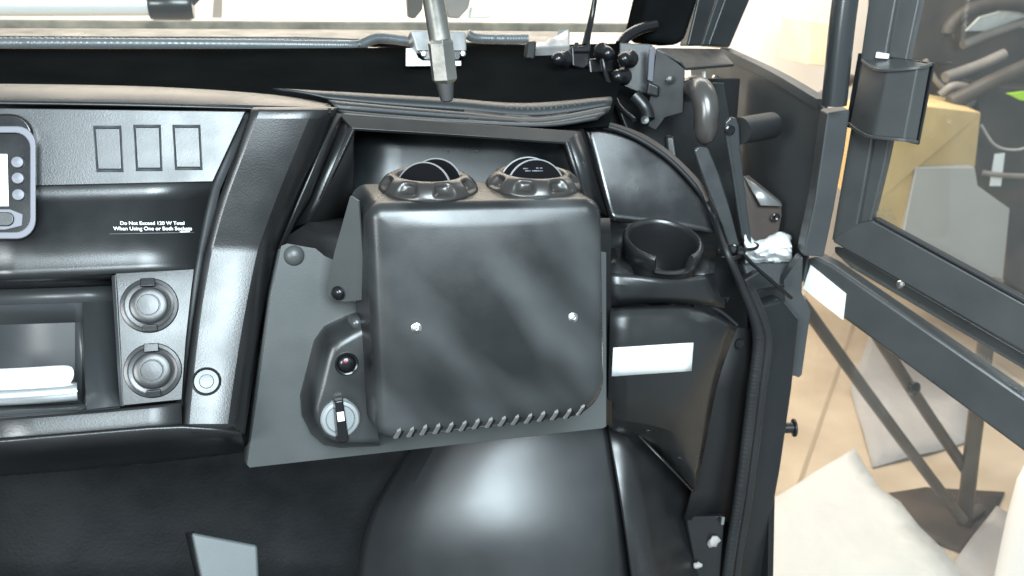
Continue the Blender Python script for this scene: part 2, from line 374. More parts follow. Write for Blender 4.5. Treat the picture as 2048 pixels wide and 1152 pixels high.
# three switch blanks
sb = bvh_of(sp)
for x0, x1, x2, x3, yt, yb in ((190, 240, 196, 244, 257, 339), (270, 319, 275, 322, 255, 337), (348, 398, 353, 402, 255, 335)):
    q = [(x0, yt), (x1, yt), (x3, yb), (x2, yb)]
    P = [hit(sb, *c) for c in q]; nn = P[0][1]
    s = slab('switch_blank', [a + nn * 0.0013 for a, _ in P], 0.004, DASH2, dash, bevel=0.0009)
    c = sum((a for a, _ in P), Vector()) / 4
    bm = bmesh.new()
    out = [a + (a - c).normalized() * 0.0030 + nn * 0.0009 for a, _ in P]; inn = [a + nn * 0.0009 for a, _ in P]
    for i in range(4):
        j = (i + 1) % 4
        bm.faces.new([bm.verts.new(v) for v in (out[i], out[j], inn[j], inn[i])])
    obj('groove', bm, GROOVE, s, solid=0.0003)
# warning print
tb = bvh_of(tp)
def text(name, body, b, px, py, wpx, mat_, parent, bold=0.02, lift=0.0007, flip=False, dy=0):
    cu = bpy.data.curves.new(name, 'FONT'); cu.body = body; cu.size = 1; cu.offset = bold; cu.extrude = 0.0; cu.align_x = 'LEFT'
    t = bpy.data.objects.new(name, cu); COL.objects.link(t)
    dg = bpy.context.evaluated_depsgraph_get(); dg.update()
    me = bpy.data.meshes.new_from_object(t.evaluated_get(dg)); bpy.data.objects.remove(t)
    xs_ = [v.co.x for v in me.vertices]; x0, x1 = min(xs_), max(xs_)
    p, n = hit(b, px, py); q, _ = hit(b, px + wpx, py + dy)
    sc = (q - p).length / (x1 - x0); a = (q - p).normalized(); up = n.cross(a)
    bm = bmesh.new(); bm.from_mesh(me)
    for v in bm.verts:
        x = (x1 - v.co.x) if flip else (v.co.x - x0)
        v.co = p + a * (x * sc) + up * (v.co.y * sc) + n * lift
    return obj(name, bm, mat_, parent)
text('warning_text', 'Do Not Exceed 120 W Total', tb, 241, 449, 128, WHITE, dash, bold=0.015)
text('warning_text', 'When Using One or Both Sockets', tb, 227, 460, 157, WHITE, dash, bold=0.015)
decal('warning_line', tb, [(219, 467), (388, 464), (388, 465.2), (219, 468.2)], GREY, dash, lift=0.0005, thick=0.0002, nx=3, ny=1)
decal('part_number', tb, [(360, 461.5), (380, 461), (380, 464), (360, 464.5)], WHITE, dash, lift=0.0012, thick=0.0002, nx=2, ny=1)
# power sockets
lb = bvh_of(lp)
for (px, py) in ((299, 611), (306, 741)):
    p, n = hit(lb, px, py); s_ = pxm(p)
    r = 55 * s_
    base = lathe('power_socket', [(0.001, -0.003), (r, -0.003), (r * 1.0, 0.0005), (r * 0.97, 0.0022), (r * 0.86, 0.003), (r * 0.80, 0.0022), (r * 0.001, 0.0022)], p, n, DASH2, dash, seg=48)
    a, up = frame_on(n)
    lathe('socket_cover', [(r * 0.001, 0.0), (r * 0.66, 0.0), (r * 0.66, 0.0045), (r * 0.6, 0.0056), (r * 0.40, 0.0056), (r * 0.385, 0.0046), (r * 0.36, 0.0046), (r * 0.345, 0.006), (r * 0.001, 0.0064)], p + n * 0.0015, n, DASH2, base, seg=48)
    for k, mm, hh in ((1, BLACK, 0.26), (-1, DASH2, 0.20)):
        c0 = p + up * (k * r * 0.84) + n * 0.0025
        ww = r * 0.25
        slab('hinge_tab' if k > 0 else 'pull_tab', [c0 + a * ww * s1 + up * r * hh * s2 * 0.6 + n * (0.004 if s2 * k < 0 else 0.0025) for s1, s2 in ((-1, 1), (1, 1), (1, -1), (-1, -1))], 0.004, mm, base, bevel=0.0008)
# storage recess on the left
rec = sheet('storage_recess', [[(-90, 561, 0.910), (222, 550, 0.910)], [(-90, 582, 0.955), (222, 571, 0.955)]], DASH, dash, thick=0.003)
RX = 168
fr_ = sheet('recess_face', [[(-90, 583, 0.955), (RX - 4, 574, 0.955), (224, 571, 0.955)], [(-90, 613, 0.9475), (RX - 3, 604, 0.9475), (226, 602, 0.9475)]], REC, dash, thick=0.004)
sheet('recess_face', [[(RX - 3, 604, 0.9475), (226, 602, 0.9475)], [(RX + 4, 785, 0.888), (238, 780, 0.888)], [(RX + 5, 818, 0.85), (239, 812, 0.85)]], REC, dash, thick=0.004)
sheet('recess_face', [[(-90, 836, 0.854), (RX + 6, 818, 0.851), (239, 812, 0.849)], [(-90, 848, 0.848), (RX + 6, 826, 0.846), (240, 817, 0.845)]], REC, dash, thick=0.004)
sheet('recess_divider', [[(222, 551, 0.912), (230, 549, 0.9075)], [(239, 814, 0.853), (246, 813, 0.849)]], REC, dash, thick=0.02, bevel=0.001)
# inner pocket
def pk(y, Y): return [(-90, y + 8, Y), (120, y + 1, Y), (150, y, Y), (RX - 4, y - 1, Y - 0.012)]
sheet('pocket_back', [[(-90, 613, 0.949), (120, 606, 0.949), (150, 605, 0.949), (RX - 3, 604, 0.949)], pk(645, 0.985), pk(740, 0.970), pk(806, 0.93), [(-90, 838, 0.86), (120, 822, 0.86), (150, 820, 0.86), (RX + 4, 812, 0.862)]], REC, dash, thick=0.003, sharp=20)
sheet('pocket_side', [[(RX - 3, 605, 0.949), (RX - 4, 644, 0.973)], [(RX + 4, 785, 0.889), (RX - 4, 740, 0.946)], [(RX + 4, 814, 0.862), (RX - 4, 805, 0.918)]], DASH2, dash, thick=0.002)
# silver/white object lying in the pocket
fold = thing('torch', 'white and silver tube lying in the dashboard storage pocket', 'tube', (60, 800, 0.90))
tube('tube_body', [(-90, 762, 0.905), (40, 756, 0.905), (118, 751, 0.908), (140, 752, 0.912)], 0.0105, WHITE, fold, n=30, scale=lambda t: 1 if t < 0.88 else max(0.05, math.sqrt(max(0, 1 - ((t - 0.88) / 0.12) ** 2))))
tube('lower_tube', [(-90, 797, 0.895), (60, 790, 0.895), (155, 783, 0.90)], 0.0095, SILV, fold, n=16)
# ---------------------------------------------------------------- right part of the dash
dash_r = dash
RF = 0.965
sheet('bin_frame_top', [[(676, 226, 0.985), (900, 244, 0.985), (1162, 262, 0.985)], [(704, 256, RF), (900, 268, RF), (1132, 284, RF)]], DASH, dash, thick=0.004, bevel=0.001)
sheet('bin_frame_left', [[(690, 232, 0.985), (708, 256, RF)], [(622, 400, 0.97), (640, 402, RF)], [(590, 452, 0.965), (618, 446, RF)]], DASH, dash, thick=0.004)
sheet('bin_back', [[(706, 258, 1.055), (900, 268, 1.06), (1122, 284, 1.055)], [(700, 330, 1.045), (900, 335, 1.05), (1150, 345, 1.045)], [(690, 450, 1.01), (900, 450, 1.015), (1190, 450, 1.01)]], mat('bin_smooth_plastic', (0.008, 0.010, 0.011), 0.33, spec=0.6, rvar=0.10, vscale=7, dust=0.012), dash, thick=0.003, sub=1)
sheet('bin_side', [[(704, 256, RF), (710, 262, 1.054)], [(624, 444, RF), (706, 440, 1.03)]], PIT, dash, thick=0.003)
sheet('bin_side', [[(1122, 284, 1.054), (1134, 282, RF)], [(1160, 400, 1.03), (1172, 402, RF)]], DASH2, dash, thick=0.003, bevel=0.0006)
sheet('bin_frame_right', [[(1132, 282, RF), (1162, 262, 0.985)], [(1172, 410, RF), (1215, 432, 0.975)]], DASH, dash, thick=0.004)
sheet('bin_floor', [[(618, 446, RF), (1200, 440, RF)], [(690, 430, 1.03), (1190, 425, 1.03)]], DASH2, dash, thick=0.003)
sheet('bin_sill', [[(618, 444, RF - 0.002), (900, 440, RF), (1220, 436, RF)], [(560, 482, 0.955), (900, 482, 0.95), (1222, 470, 0.95)], [(552, 560, 0.935), (900, 560, 0.935), (1222, 560, 0.935)], [(495, 900, 0.91), (900, 860, 0.91), (1224, 850, 0.91)]], DASH, dash, thick=0.004, sharp=50)
# corner panel with curved edge (defroster duct cover)
DCN = Vector((-0.13, -0.95, 0.25)).normalized(); DCP = U(1300, 350, 1.075)
def dc(px, py, l=0): return Upl(px, py, DCP + DCN * l, DCN)
sheet('duct_cover', [[dc(x, y, -0.004) for x, y in ((1166, 250), (1225, 254), (1290, 279), (1345, 318), (1398, 372))],
                     [dc(x, y, -0.003) for x, y in ((1184, 310), (1240, 316), (1300, 332), (1352, 352), (1404, 388))],
                     [dc(x, y, -0.001) for x, y in ((1204, 380), (1252, 386), (1315, 396), (1366, 404), (1416, 424))],
                     [dc(x, y, 0.014) for x, y in ((1222, 440), (1266, 446), (1330, 452), (1380, 458), (1430, 466))]],
      mat('duct_gloss_plastic', (0.010, 0.010, 0.011), 0.26, spec=0.8, rvar=0.10, vscale=7), dash, thick=0.004, sub=2)
strip('duct_edge', [dc(x, y, 0.003) for x, y in ((1168, 247), (1225, 252), (1290, 277), (1345, 316), (1398, 370), (1415, 402))], 0.008, 0.010, BRONZE, dash, n=30)
# cup holder shelf + cup holder
sheet('holder_shelf', [[(1214, 440, 1.06), (1300, 442, 1.06), (1430, 455, 1.07)], [(1214, 498, 1.03), (1300, 498, 1.03), (1432, 500, 1.03)]], DASH2, dash, thick=0.004)
sheet('holder_shelf', [[(1214, 496, 1.03), (1250, 497, 1.03)], [(1216, 545, 0.948), (1268, 548, 0.946)]], DASH2, dash, thick=0.004)
sheet('holder_shelf', [[(1408, 500, 1.03), (1432, 500, 1.03)], [(1390, 548, 0.950), (1428, 545, 0.955)]], DASH2, dash, thick=0.004)
sheet('holder_front', [[(1216, 545, 0.948), (1262, 548, 0.944), (1300, 556, 0.932), (1345, 562, 0.930), (1385, 556, 0.936), (1428, 545, 0.955)], [(1218, 562, 0.940), (1264, 566, 0.938), (1302, 576, 0.930), (1345, 582, 0.929), (1385, 576, 0.934), (1430, 566, 0.948)], [(1221, 612, 0.938), (1265, 609, 0.937), (1304, 607, 0.936), (1345, 607, 0.936), (1390, 610, 0.940), (1450, 616, 0.946)]], DASH2, dash, thick=0.003, sub=1)
side = sheet('side_panel', [[(1221, 616, 0.932), (1300, 611, 0.932), (1380, 608, 0.932), (1435, 628, 0.936), (1474, 655, 0.945)],
                            [(1221, 630, 0.920), (1300, 626, 0.920), (1375, 626, 0.918), (1425, 645, 0.922), (1468, 672, 0.938)],
                            [(1220, 690, 0.912), (1300, 688, 0.912), (1370, 690, 0.907), (1415, 705, 0.911), (1450, 718, 0.936)],
                            [(1218, 770, 0.910), (1300, 768, 0.910), (1362, 772, 0.906), (1400, 780, 0.912), (1428, 790, 0.938)],
                            [(1215, 850, 0.918), (1290, 855, 0.920), (1350, 870, 0.926), (1390, 885, 0.94), (1412, 890, 0.95)],
                            [(1220, 858, 0.97), (1290, 880, 0.965), (1340, 925, 0.955), (1376, 965, 0.95), (1390, 985, 0.95)]], DASH2, dash, thick=0.005, sub=1)
sdb = bvh_of(side)
st = decal('blank_sticker', sdb, [(1226, 695), (1386, 685), (1382, 741), (1223, 752)], WHITE, dash, nx=8, ny=3)
st['label'] = 'blank white sticker on the side panel'
for px, py in ((1296, 862), (1358, 918)):
    p, n = hit(sdb, px, py); lathe('panel_clip', [(0.0001, 0), (0.005, 0), (0.0045, 0.0018), (0.0001, 0.0022)], p, n, DASH2, dash, seg=16)
# black sheet put in for the deep shade of the gap beside the panel
sheet('gap_shade', [[(1470, 655, 0.965), (1512, 660, 1.0)], [(1420, 780, 0.965), (1505, 780, 1.0)], [(1385, 985, 0.96), (1490, 990, 1.0)], [(1370, 1040, 0.96), (1480, 1045, 1.0)]], PIT, dash, thick=0.003)
cc = U(1327, 478, 0.980); ax = Vector((-0.02, -0.27, 0.96)).normalized()
# frame of the lathe: find the angle that faces the camera
_xx = ax.cross(Vector((0, 0, 1))).normalized(); _yy = ax.cross(_xx)
_tc = (U(1352, 540, 0.93) - cc); ang0 = math.atan2(_tc.dot(_yy), _tc.dot(_xx))
def cup_fn(r, h, a):
    d = (a - ang0 + math.pi) % (2 * math.pi) - math.pi
    if abs(d) < 0.50 and h > -0.022: h = -0.022 + (h + 0.022) * 0.15
    return r, h
lathe('cup_holder', [(0.044, -0.075), (0.0480, -0.024), (0.0490, -0.021), (0.0515, -0.012), (0.0520, -0.004), (0.0508, -0.0005), (0.0485, 0.0012), (0.0462, 0.0010), (0.0442, -0.0008), (0.0430, -0.004), (0.0425, -0.021), (0.042, -0.024), (0.040, -0.07), (0.001, -0.0702)], cc, ax, mat('cup_holder_plastic', (0.016, 0.016, 0.017), 0.3, spec=0.8, grain=0.08), dash, seg=96, fn=cup_fn)

# ================================================================== DISPLAY
disp = thing('instrument_display', 'grey-rimmed instrument display at the left edge of the dashboard', 'display', (0, 470, 0.9))
DP = U(30, 350, 0.905); DN = Vector((0.0, -0.93, 0.36)).normalized()
def dpt(px, py, l=0): return Upl(px, py, DP + DN * l, DN)
def rrect(x0, y0, x1, y1, r, n=6):
    out = []
    for cx, cy, a0 in ((x1 - r, y0 + r, -90), (x1 - r, y1 - r, 0), (x0 + r, y1 - r, 90), (x0 + r, y0 + r, 180)):
        for k in range(n + 1):
            a = math.radians(a0 + 90 * k / n); out.append((cx + r * math.cos(a), cy + r * math.sin(a)))
    return out
slab('hood', [dpt(x, y, -0.002) for x, y in rrect(-330, 226, 66, 480, 45)], 0.02, BLACK, disp, bevel=0.003)
R1 = rrect(-330, 252, 72, 478, 38); R2 = rrect(-318, 266, 60, 464, 30)
bm = bmesh.new()
a1 = [bm.verts.new(dpt(x, y, 0.004)) for x, y in R1]; a2 = [bm.verts.new(dpt(x, y, 0.004)) for x, y in R2]
b1 = [bm.verts.new(dpt(x, y, -0.01)) for x, y in R1]; b2 = [bm.verts.new(dpt(x, y, -0.01)) for x, y in R2]
for i in range(len(R1)):
    j = (i + 1) % len(R1)
    for q in ((a1[i], a1[j], a2[j], a2[i]), (a1[i], b1[i], b1[j], a1[j]), (a2[i], a2[j], b2[j], b2[i]), (b1[i], b2[i], b2[j], b1[j])): bm.faces.new(q)
obj('bezel', bm, GREY, disp, bevel=0.0012)
slab('face', [dpt(x, y, 0.0005) for x, y in rrect(-318, 266, 60, 464, 30)], 0.006, BLACK, disp, bevel=0)
slab('screen', [dpt(x, y, 0.0015) for x, y in ((-300, 308), (14, 308), (17, 412), (-300, 412))], 0.002, SCREEN, disp, bevel=0.0004)
slab('button_bar', [dpt(x, y, 0.002) for x, y in ((-300, 418), (20, 418), (46, 428), (44, 452), (10, 460), (-300, 462))], 0.003, GREY, disp, bevel=0.001)
slab('button', [dpt(x, y, 0.004) for x, y in rrect(-60, 424, 27, 452, 13)], 0.003, DASH2, disp, bevel=0.001)
for k, (px, py) in enumerate(((36, 325), (37, 357), (38, 390))):
    lathe('button', [(0.0001, 0), (0.0055, 0), (0.005, 0.003), (0.0001, 0.0036)], dpt(px, py, 0.001), DN, GREY, disp, seg=20)

# ================================================================== COWL, WINDSHIELD
cow = thing('cowl_cover', 'dark fabric-like cowl panel with grey rubber flap under the windshield', 'cowl panel', (600, 200, 1.1))
sheet('cowl_panel', [[(-90, 97, 1.30), (500, 99, 1.30), (1000, 92, 1.30), (1262, 86, 1.28)], [(-90, 140, 1.20), (500, 142, 1.20), (1000, 150, 1.19), (1245, 150, 1.17)], [(-90, 176, 1.07), (500, 190, 1.07), (1000, 225, 1.07), (1228, 215, 1.07)], [(-90, 190, 1.05), (500, 205, 1.05), (1000, 262, 1.03), (1218, 250, 1.03)]], DARK, cow, thick=0.004, sub=1)
def band(name, pts_t, pts_b, Yt, Yb, m, bulge=0.012, n=40):
    T = spline([(x, y, Yt) for x, y in pts_t], n); Bm = spline([(x, y, Yb) for x, y in pts_b], n)
    rows = []
    for k in range(7):
        t = k / 6
        rows.append([a.lerp(b, t) + Vector((0, -1, 0.6)) * bulge * math.sin(math.pi * t) for a, b in zip(T, Bm)])
    return sheet(name, rows, m, cow, thick=0.003)
band('rubber_flap', [(545, 176), (760, 188), (900, 196), (1050, 206), (1220, 193)], [(655, 198), (780, 212), (920, 222), (1080, 234), (1222, 212)], 1.055, 1.03, GREYRUB, 0.006)
band('rubber_fold', [(655, 199), (780, 211), (920, 223), (1070, 236), (1218, 212)], [(672, 222), (780, 230), (920, 240), (1080, 247), (1216, 226)], 1.028, 1.008, GREYRUB, 0.007)
band('rubber_fold', [(672, 219), (780, 229), (920, 239), (1075, 245), (1212, 222)], [(690, 234), (780, 240), (920, 248), (1090, 254), (1195, 240)], 1.010, 0.995, GREYRUB, 0.005)
# stitched ribs on the flap
for i in range(58):
    t = i / 57
    a = spline([(660, 190, 1.043), (760, 200, 1.043), (900, 209, 1.043), (1050, 219, 1.043), (1215, 203, 1.043)], 200)[int(t * 199)]
    s_ = pxm(a)
    slab('flap_rib', [a + Vector((-3 * s_, -0.008, 6 * s_)), a + Vector((2 * s_, -0.008, 6 * s_)), a + Vector((3.2 * s_, -0.010, -5 * s_)), a + Vector((-1.8 * s_, -0.010, -5 * s_))], 0.003, GREYRUB, cow, bevel=0.0006)

ws = thing('windshield', 'clear windshield above a black lower frame with ribbed rubber edge trim', 'windshield', (600, 60, 1.35))
sheet('frame_ledge', [[(-90, 55, 1.44), (600, 58, 1.44), (1140, 62, 1.44)], [(-90, 72, 1.35), (600, 74, 1.35), (1140, 92, 1.35)]], SATIN, ws, thick=0.012, bevel=0.003)
def ribbed(name, pts, r, m, parent, n, amp=0.10, per=3, seg=10):
    P = spline(pts, n)
    bm = bmesh.new(); return obj(name, sweep_bm(P, circ(r, seg), scale=None if amp == 0 else (lambda t: 1 + (amp if int(t * (n - 1)) % per == 0 else 0))), m, parent, sharp=70)
ribbed('edge_trim', [(-90, 86, 1.325), (200, 87, 1.325), (500, 89, 1.325), (690, 91, 1.325), (722, 89, 1.325), (748, 78, 1.325), (775, 77, 1.325), (830, 84, 1.325)], 0.0078, TRIM, ws, 520, amp=-0.08)
ribbed('edge_trim', [(935, 68, 1.325), (952, 76, 1.325), (1000, 78, 1.325), (1055, 78, 1.325)], 0.0078, TRIM, ws, 90, amp=-0.10)
slab('glass', [(-90, -60, 1.50), (1320, -60, 1.50), (1280, 60, 1.40), (-90, 52, 1.40)], 0.004, GLASS, ws, bevel=0)
lt = thing('windshield_latch', 'smoky plastic windshield latch block behind the steel rod', 'latch', (880, 115, 1.245))
slab('latch_body', [(820, 60, 1.245), (932, 62, 1.245), (934, 100, 1.235), (915, 117, 1.232), (845, 115, 1.232), (832, 100, 1.235)], 0.03, CLEARISH, lt, bevel=0.003)
slab('latch_rim', [(834, 100, 1.226), (932, 100, 1.226), (918, 121, 1.222), (850, 121, 1.222)], 0.02, BLACK, lt, bevel=0.002)
for px in (848, 926): lathe('latch_screw', [(0.0001, 0), (0.004, 0), (0.003, 0.002), (0.0001, 0.0025)], U(px, 108, 1.221), (0, -1, 0.2), ZINC, lt, seg=14)
bm = slab_bm([(812, 97, 1.255), (828, 96, 1.255), (836, 115, 1.225), (845, 121, 1.215), (922, 122, 1.213), (922, 131, 1.195), (812, 132, 1.195)], Vector((0, 0.001, 0)))
tag(obj('white_label', bm, WHITE), 'white L-shaped label beneath the windshield latch', 'label')
tag(slab('trim_tab', [(1115, 58, 1.27), (1138, 58, 1.27), (1140, 92, 1.245), (1070, 95, 1.245), (1066, 84, 1.26), (1116, 80, 1.27)], 0.02, CLEARISH, bevel=0.002), 'small grey angled tab at the right end of the windshield trim', 'tab')
tag(slab('rubber_stop', [(1056, 82, 1.245), (1074, 80, 1.245), (1070, 118, 1.235), (1052, 116, 1.235)], 0.02, PIT, bevel=0.003), 'small black rubber stop below the windshield trim', 'stop')
# outside: bench edge seen through the glass
tag(slab('bench_board', [(-120, 40, 1.75), (1300, 48, 1.75), (1300, 66, 1.75), (-120, 57, 1.75)], 0.03, LEDGE, bevel=0.003), 'weathered wooden board running along behind the windshield', 'board')
br_ = thing('white_pipe', 'white aluminium tube with a black end cap at top left', 'pipe', (150, 30, 2.0))
tube('pipe', [(-150, 8, 2.0), (303, 8, 2.0)], 0.023, ALU, br_, n=4, seg=20)
lathe('end_cap', [(0.0001, 0), (0.030, 0), (0.032, 0.006), (0.032, 0.075), (0.028, 0.085), (0.0001, 0.085)], U(299, 8, 2.0), (1, -0.05, 0.02), BLACK, br_, seg=24)
slab('cap_strap', [(362, -10, 2.0), (412, -12, 2.0), (378, 22, 2.0), (360, 28, 2.0)], 0.03, BLACK, br_, bevel=0.004)
# dark tool lying behind the rod
tl = thing('clutter_tool', 'dark tool with pale grip on the bench behind the steel rod', 'tool', (910, 44, 1.76))
slab('tool_head', [(815, -20, 1.8), (850, -20, 1.8), (845, 20, 1.8), (830, 38, 1.8), (818, 36, 1.8)], 0.03, MESS, tl, bevel=0.004)
slab('tool_body', [(890, -20, 1.8), (945, -20, 1.8), (938, 16, 1.8), (918, 38, 1.8), (898, 36, 1.8), (888, 10, 1.8)], 0.04, MESS2, tl, bevel=0.004)
slab('tool_grip', [(945, 14, 1.8), (975, 10, 1.8), (985, 36, 1.8), (940, 38, 1.8)], 0.03, WHITE, tl, bevel=0.005)
tag(slab('cardboard_box', [(1622, 40, 3.2), (1700, 52, 3.2), (1700, 135, 3.2), (1616, 130, 3.2)], 0.3, mat('pale_cardboard', (0.74, 0.63, 0.44), 0.8, var=0.08), bevel=0.004, vec=Vector((0.05, 0.3, 0))), 'cardboard box behind the round black post', 'box')
tag(slab('wall_strip', [(428, -20, 3.7), (446, -20, 3.7), (444, 36, 3.7), (424, 36, 3.7)], 0.02, MESS2, bevel=0.002), 'thin brown upright strip by the wall at upper left', 'strip')

# steel rod in the foreground
rod = thing('hex_rod', 'dull steel rod with hexagonal collar and tapered tip hanging before the windshield', 'rod', (893, 205, 0.80))
RY = 0.80
a, b = U(862, -30, RY), U(880, 78, RY); c, d = U(889, 158, RY), U(894, 203, RY)
lathe('shaft', [(0.0001, 0), (0.0098, 0), (0.0098, (b - a).length), (0.0001, (b - a).length)], a, b - a, STEEL, rod, seg=24)
L = (c - b).length
lathe('hex_collar', [(0.0001, -0.001), (0.0098, -0.001), (0.0120, 0.003), (0.0122, L), (0.0095, L + 0.003), (0.0001, L + 0.003)], b, c - b, STEEL, rod, seg=6, sharp=20, bevel=0.0004)
L = (d - c).length
lathe('tip', [(0.0001, 0), (0.0088, 0), (0.0072, L * 0.5), (0.0058, L * 0.93), (0.0042, L), (0.0001, L)], c, d - c, mat('dark_steel', (0.22, 0.22, 0.22), 0.4, metal=1), rod, seg=20)

# ================================================================== HEATER
heat = thing('cab_heater', 'black box-shaped cab heater with two round vents mounted on the dashboard', 'heater', (850, 940, 0.88))
pA, pB, pC = U(565, 490, 0.912), U(495, 935, 0.862), U(1215, 855, 0.872)
PN = (pB - pA).cross(pC - pA).normalized()
if PN.y > 0: PN = -PN
def pl(px, py, l=0): return Upl(px, py, pA + PN * l, PN)
plate = slab('mounting_plate', [pl(x, y) for x, y in ((562, 492), (575, 487), (632, 497), (650, 512), (668, 520), (720, 520), (1180, 500), (1213, 505), (1213, 853), (1206, 857), (499, 936), (494, 930), (543, 590))], 0.003, PLATE, heat, bevel=0.0008)
sheet('plate_flange', [[pl(560, 497, -0.001), pl(554, 500, -0.02)], [pl(541, 592, -0.001), pl(534, 592, -0.02)], [pl(494, 930, -0.001), pl(485, 915, -0.02)]], PLATE, heat, thick=0.002)
lathe('push_rivet', [(0.0001, 0), (0.0108, 0), (0.0105, 0.002), (0.008, 0.0052), (0.004, 0.0068), (0.0001, 0.0072)], pl(588, 511), PN, PLATE, heat, seg=28, sharp=60)
# cover
def round_poly(c, radii, n=8):
    out = []; m = len(c)
    for i in range(m):
        p0, p, p1 = Vector(c[i - 1]), Vector(c[i]), Vector(c[(i + 1) % m])
        a, b = (p0 - p).normalized(), (p1 - p).normalized()
        ang = a.angle(b); r = radii[i]; d = r / math.tan(ang / 2)
        s, e = p + a * d, p + b * d
        bis = (a + b).normalized(); cen = p + bis * (r / math.sin(ang / 2))
        v0, v1 = s - cen, e - cen; tot = v0.angle_signed(v1)
        for k in range(n + 1):
            t = tot * k / n; cs, sn = math.cos(-t), math.sin(-t)
            q = Vector((v0.x * cs - v0.y * sn, v0.x * sn + v0.y * cs))
            out.append(cen + q)
    return out
HF = U(960, 640, 0.800); HN = Vector((-0.05, -0.97, 0.17)).normalized()
HR = HN.cross(Vector((0, 0, -1))).normalized(); 
if HR.x < 0: HR = -HR
HU = HN.cross(HR); HU = HU if HU.z > 0 else -HU
def h2(px, py):
    q = Upl(px, py, HF, HN) - HF; return Vector((q.dot(HR), q.dot(HU)))
hc = [h2(*c) for c in ((728, 404), (1209, 394), (1216, 834), (752, 888))]
outl = round_poly(hc, [0.0175, 0.020, 0.042, 0.0175], 10)
dense = []
for i in range(len(outl)):                       # even out long edges
    a, b = outl[i], outl[(i + 1) % len(outl)]
    k = max(1, int((b - a).length / 0.012))
    for j in range(k): dense.append(a.lerp(b, j / k))
cen2 = sum(dense, Vector((0, 0))) / len(dense)
mn = len(dense)
def inset(r):
    out = []
    for i in range(mn):
        t = (dense[(i + 1) % mn] - dense[i - 1]).normalized(); nrm = Vector((-t.y, t.x))
        if nrm.dot(cen2 - dense[i]) < 0: nrm = -nrm
        out.append(dense[i] + nrm * r)
    return out
RO = 0.017
bm = bmesh.new(); rings = []
def ring(pts, dep, skew=Vector((0, 0))):
    rings.append([bm.verts.new(HF + HR * (p.x + skew.x) + HU * (p.y + skew.y * min(1, max(0, (p.y - cen2.y) / 0.24 + 0.5))) - HN * dep) for p in pts])
ring(dense, 0.078, Vector((-0.010, 0.0125))); ring(dense, RO + 0.002, Vector((-0.0004, 0.0005)))
for k in range(0, 7):
    a = math.radians(90 * k / 6); ring(inset(RO * (1 - math.cos(a)) * 0.9), RO * (1 - math.sin(a)))
base = inset(RO * 0.9)
hx = max(abs(p.x - cen2.x) for p in base); hy = max(abs(p.y - cen2.y) for p in base)
for s in (0.95, 0.88, 0.80, 0.70, 0.6, 0.5, 0.4, 0.3, 0.2, 0.1):
    pts = [cen2 + (p - cen2) * s for p in base]
    rings.append([bm.verts.new(HF + HR * p.x + HU * p.y + HN * 0.006 * max(0, 1 - ((p.x - cen2.x) / hx) ** 2) * max(0, 1 - ((p.y - cen2.y) / hy) ** 2)) for p in pts])
for i in range(len(rings) - 1):
    for k in range(mn):
        bm.faces.new((rings[i][k], rings[i][(k + 1) % mn], rings[i + 1][(k + 1) % mn], rings[i + 1][k]))
bm.faces.new(rings[-1]); bm.faces.new(rings[0])
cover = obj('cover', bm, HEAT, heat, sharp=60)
hb = bvh_of(cover)
for px, py in ((833, 656), (1146, 635)):
    p, n = hit(hb, px, py)
    s = lathe('cover_screw', [(0.0001, 0), (0.0052, 0), (0.0052, 0.0008), (0.0042, 0.0012), (0.0040, 0.0026), (0.003, 0.0034), (0.0016, 0.0036), (0.0012, 0.0022), (0.0001, 0.0022)], p, n, ZINC, heat, seg=20)
# louvre slots pressed into the lower rolled edge
for i in range(15):
    t = i / 14
    px = 796 + (1162 - 796) * t; py = 871 - 39 * t - (8 * max(0, t - 0.8) / 0.2 if t > 0.8 else 0)
    while hb.ray_cast(CAM, ray(px, py + 5).normalized())[0] is None: py -= 1
    p, n = hit(hb, px, py)
    a, up = frame_on(n); dv = (up * 0.93 + a * 0.30).normalized(); sv = n.cross(dv)
    hl, hw = 0.0070, 0.0028
    bm = slab_bm([p + dv * hl * 1.15 + n * 0.0002, p + dv * hl * 0.7 + sv * hw + n * 0.0007, p - dv * hl + sv * hw * 0.9 + n * 0.0016, p - dv * hl * 1.15 + n * 0.0014, p - dv * hl - sv * hw + n * 0.0004, p + dv * hl * 0.7 - sv * hw * 0.6], -n * 0.004)
    s = obj('louvre_slot', bm, SLOT, heat, bevel=0.0004)
    bm = slab_bm([p + dv * hl * 0.9 - sv * hw * 1.5, p + dv * hl - sv * hw * 0.7, p - dv * hl - sv * hw * 0.9, p - dv * hl * 1.1 - sv * hw * 1.8], n * 0.0004)
    obj('slot_opening', bm, PIT, s)
# control housing
outer = [(760, 590), (725, 618), (690, 632), (648, 652), (628, 680), (614, 735), (600, 790), (603, 830), (622, 868), (648, 890), (680, 896), (760, 892)]
inner = [(760, 640), (734, 658), (708, 671), (682, 686), (668, 698), (660, 722), (648, 770), (634, 815), (634, 842), (648, 866), (672, 880), (760, 884)]
bm = bmesh.new()
HD = 0.040
ro = [bm.verts.new(pl(x, y, 0.0005)) for x, y in outer]
r1 = [bm.verts.new(pl(x + (X - x) * 0.12, y + (Y - y) * 0.12, HD * 0.35)) for (x, y), (X, Y) in zip(outer, inner)]
r2 = [bm.verts.new(pl(x + (X - x) * 0.72, y + (Y - y) * 0.72, HD * 0.90)) for (x, y), (X, Y) in zip(outer, inner)]
r3 = [bm.verts.new(pl(x, y, HD)) for x, y in inner]
cx_, cy_ = 715, 790
r4 = [bm.verts.new(pl(x + (cx_ - x) * 0.08, y + (cy_ - y) * 0.08, HD * 1.015)) for x, y in inner]
for A, Bq in ((ro, r1), (r1, r2), (r2, r3), (r3, r4)):
    for i in range(len(A) - 1): bm.faces.new((A[i], A[i + 1], Bq[i + 1], Bq[i]))
bm.faces.new(r4)
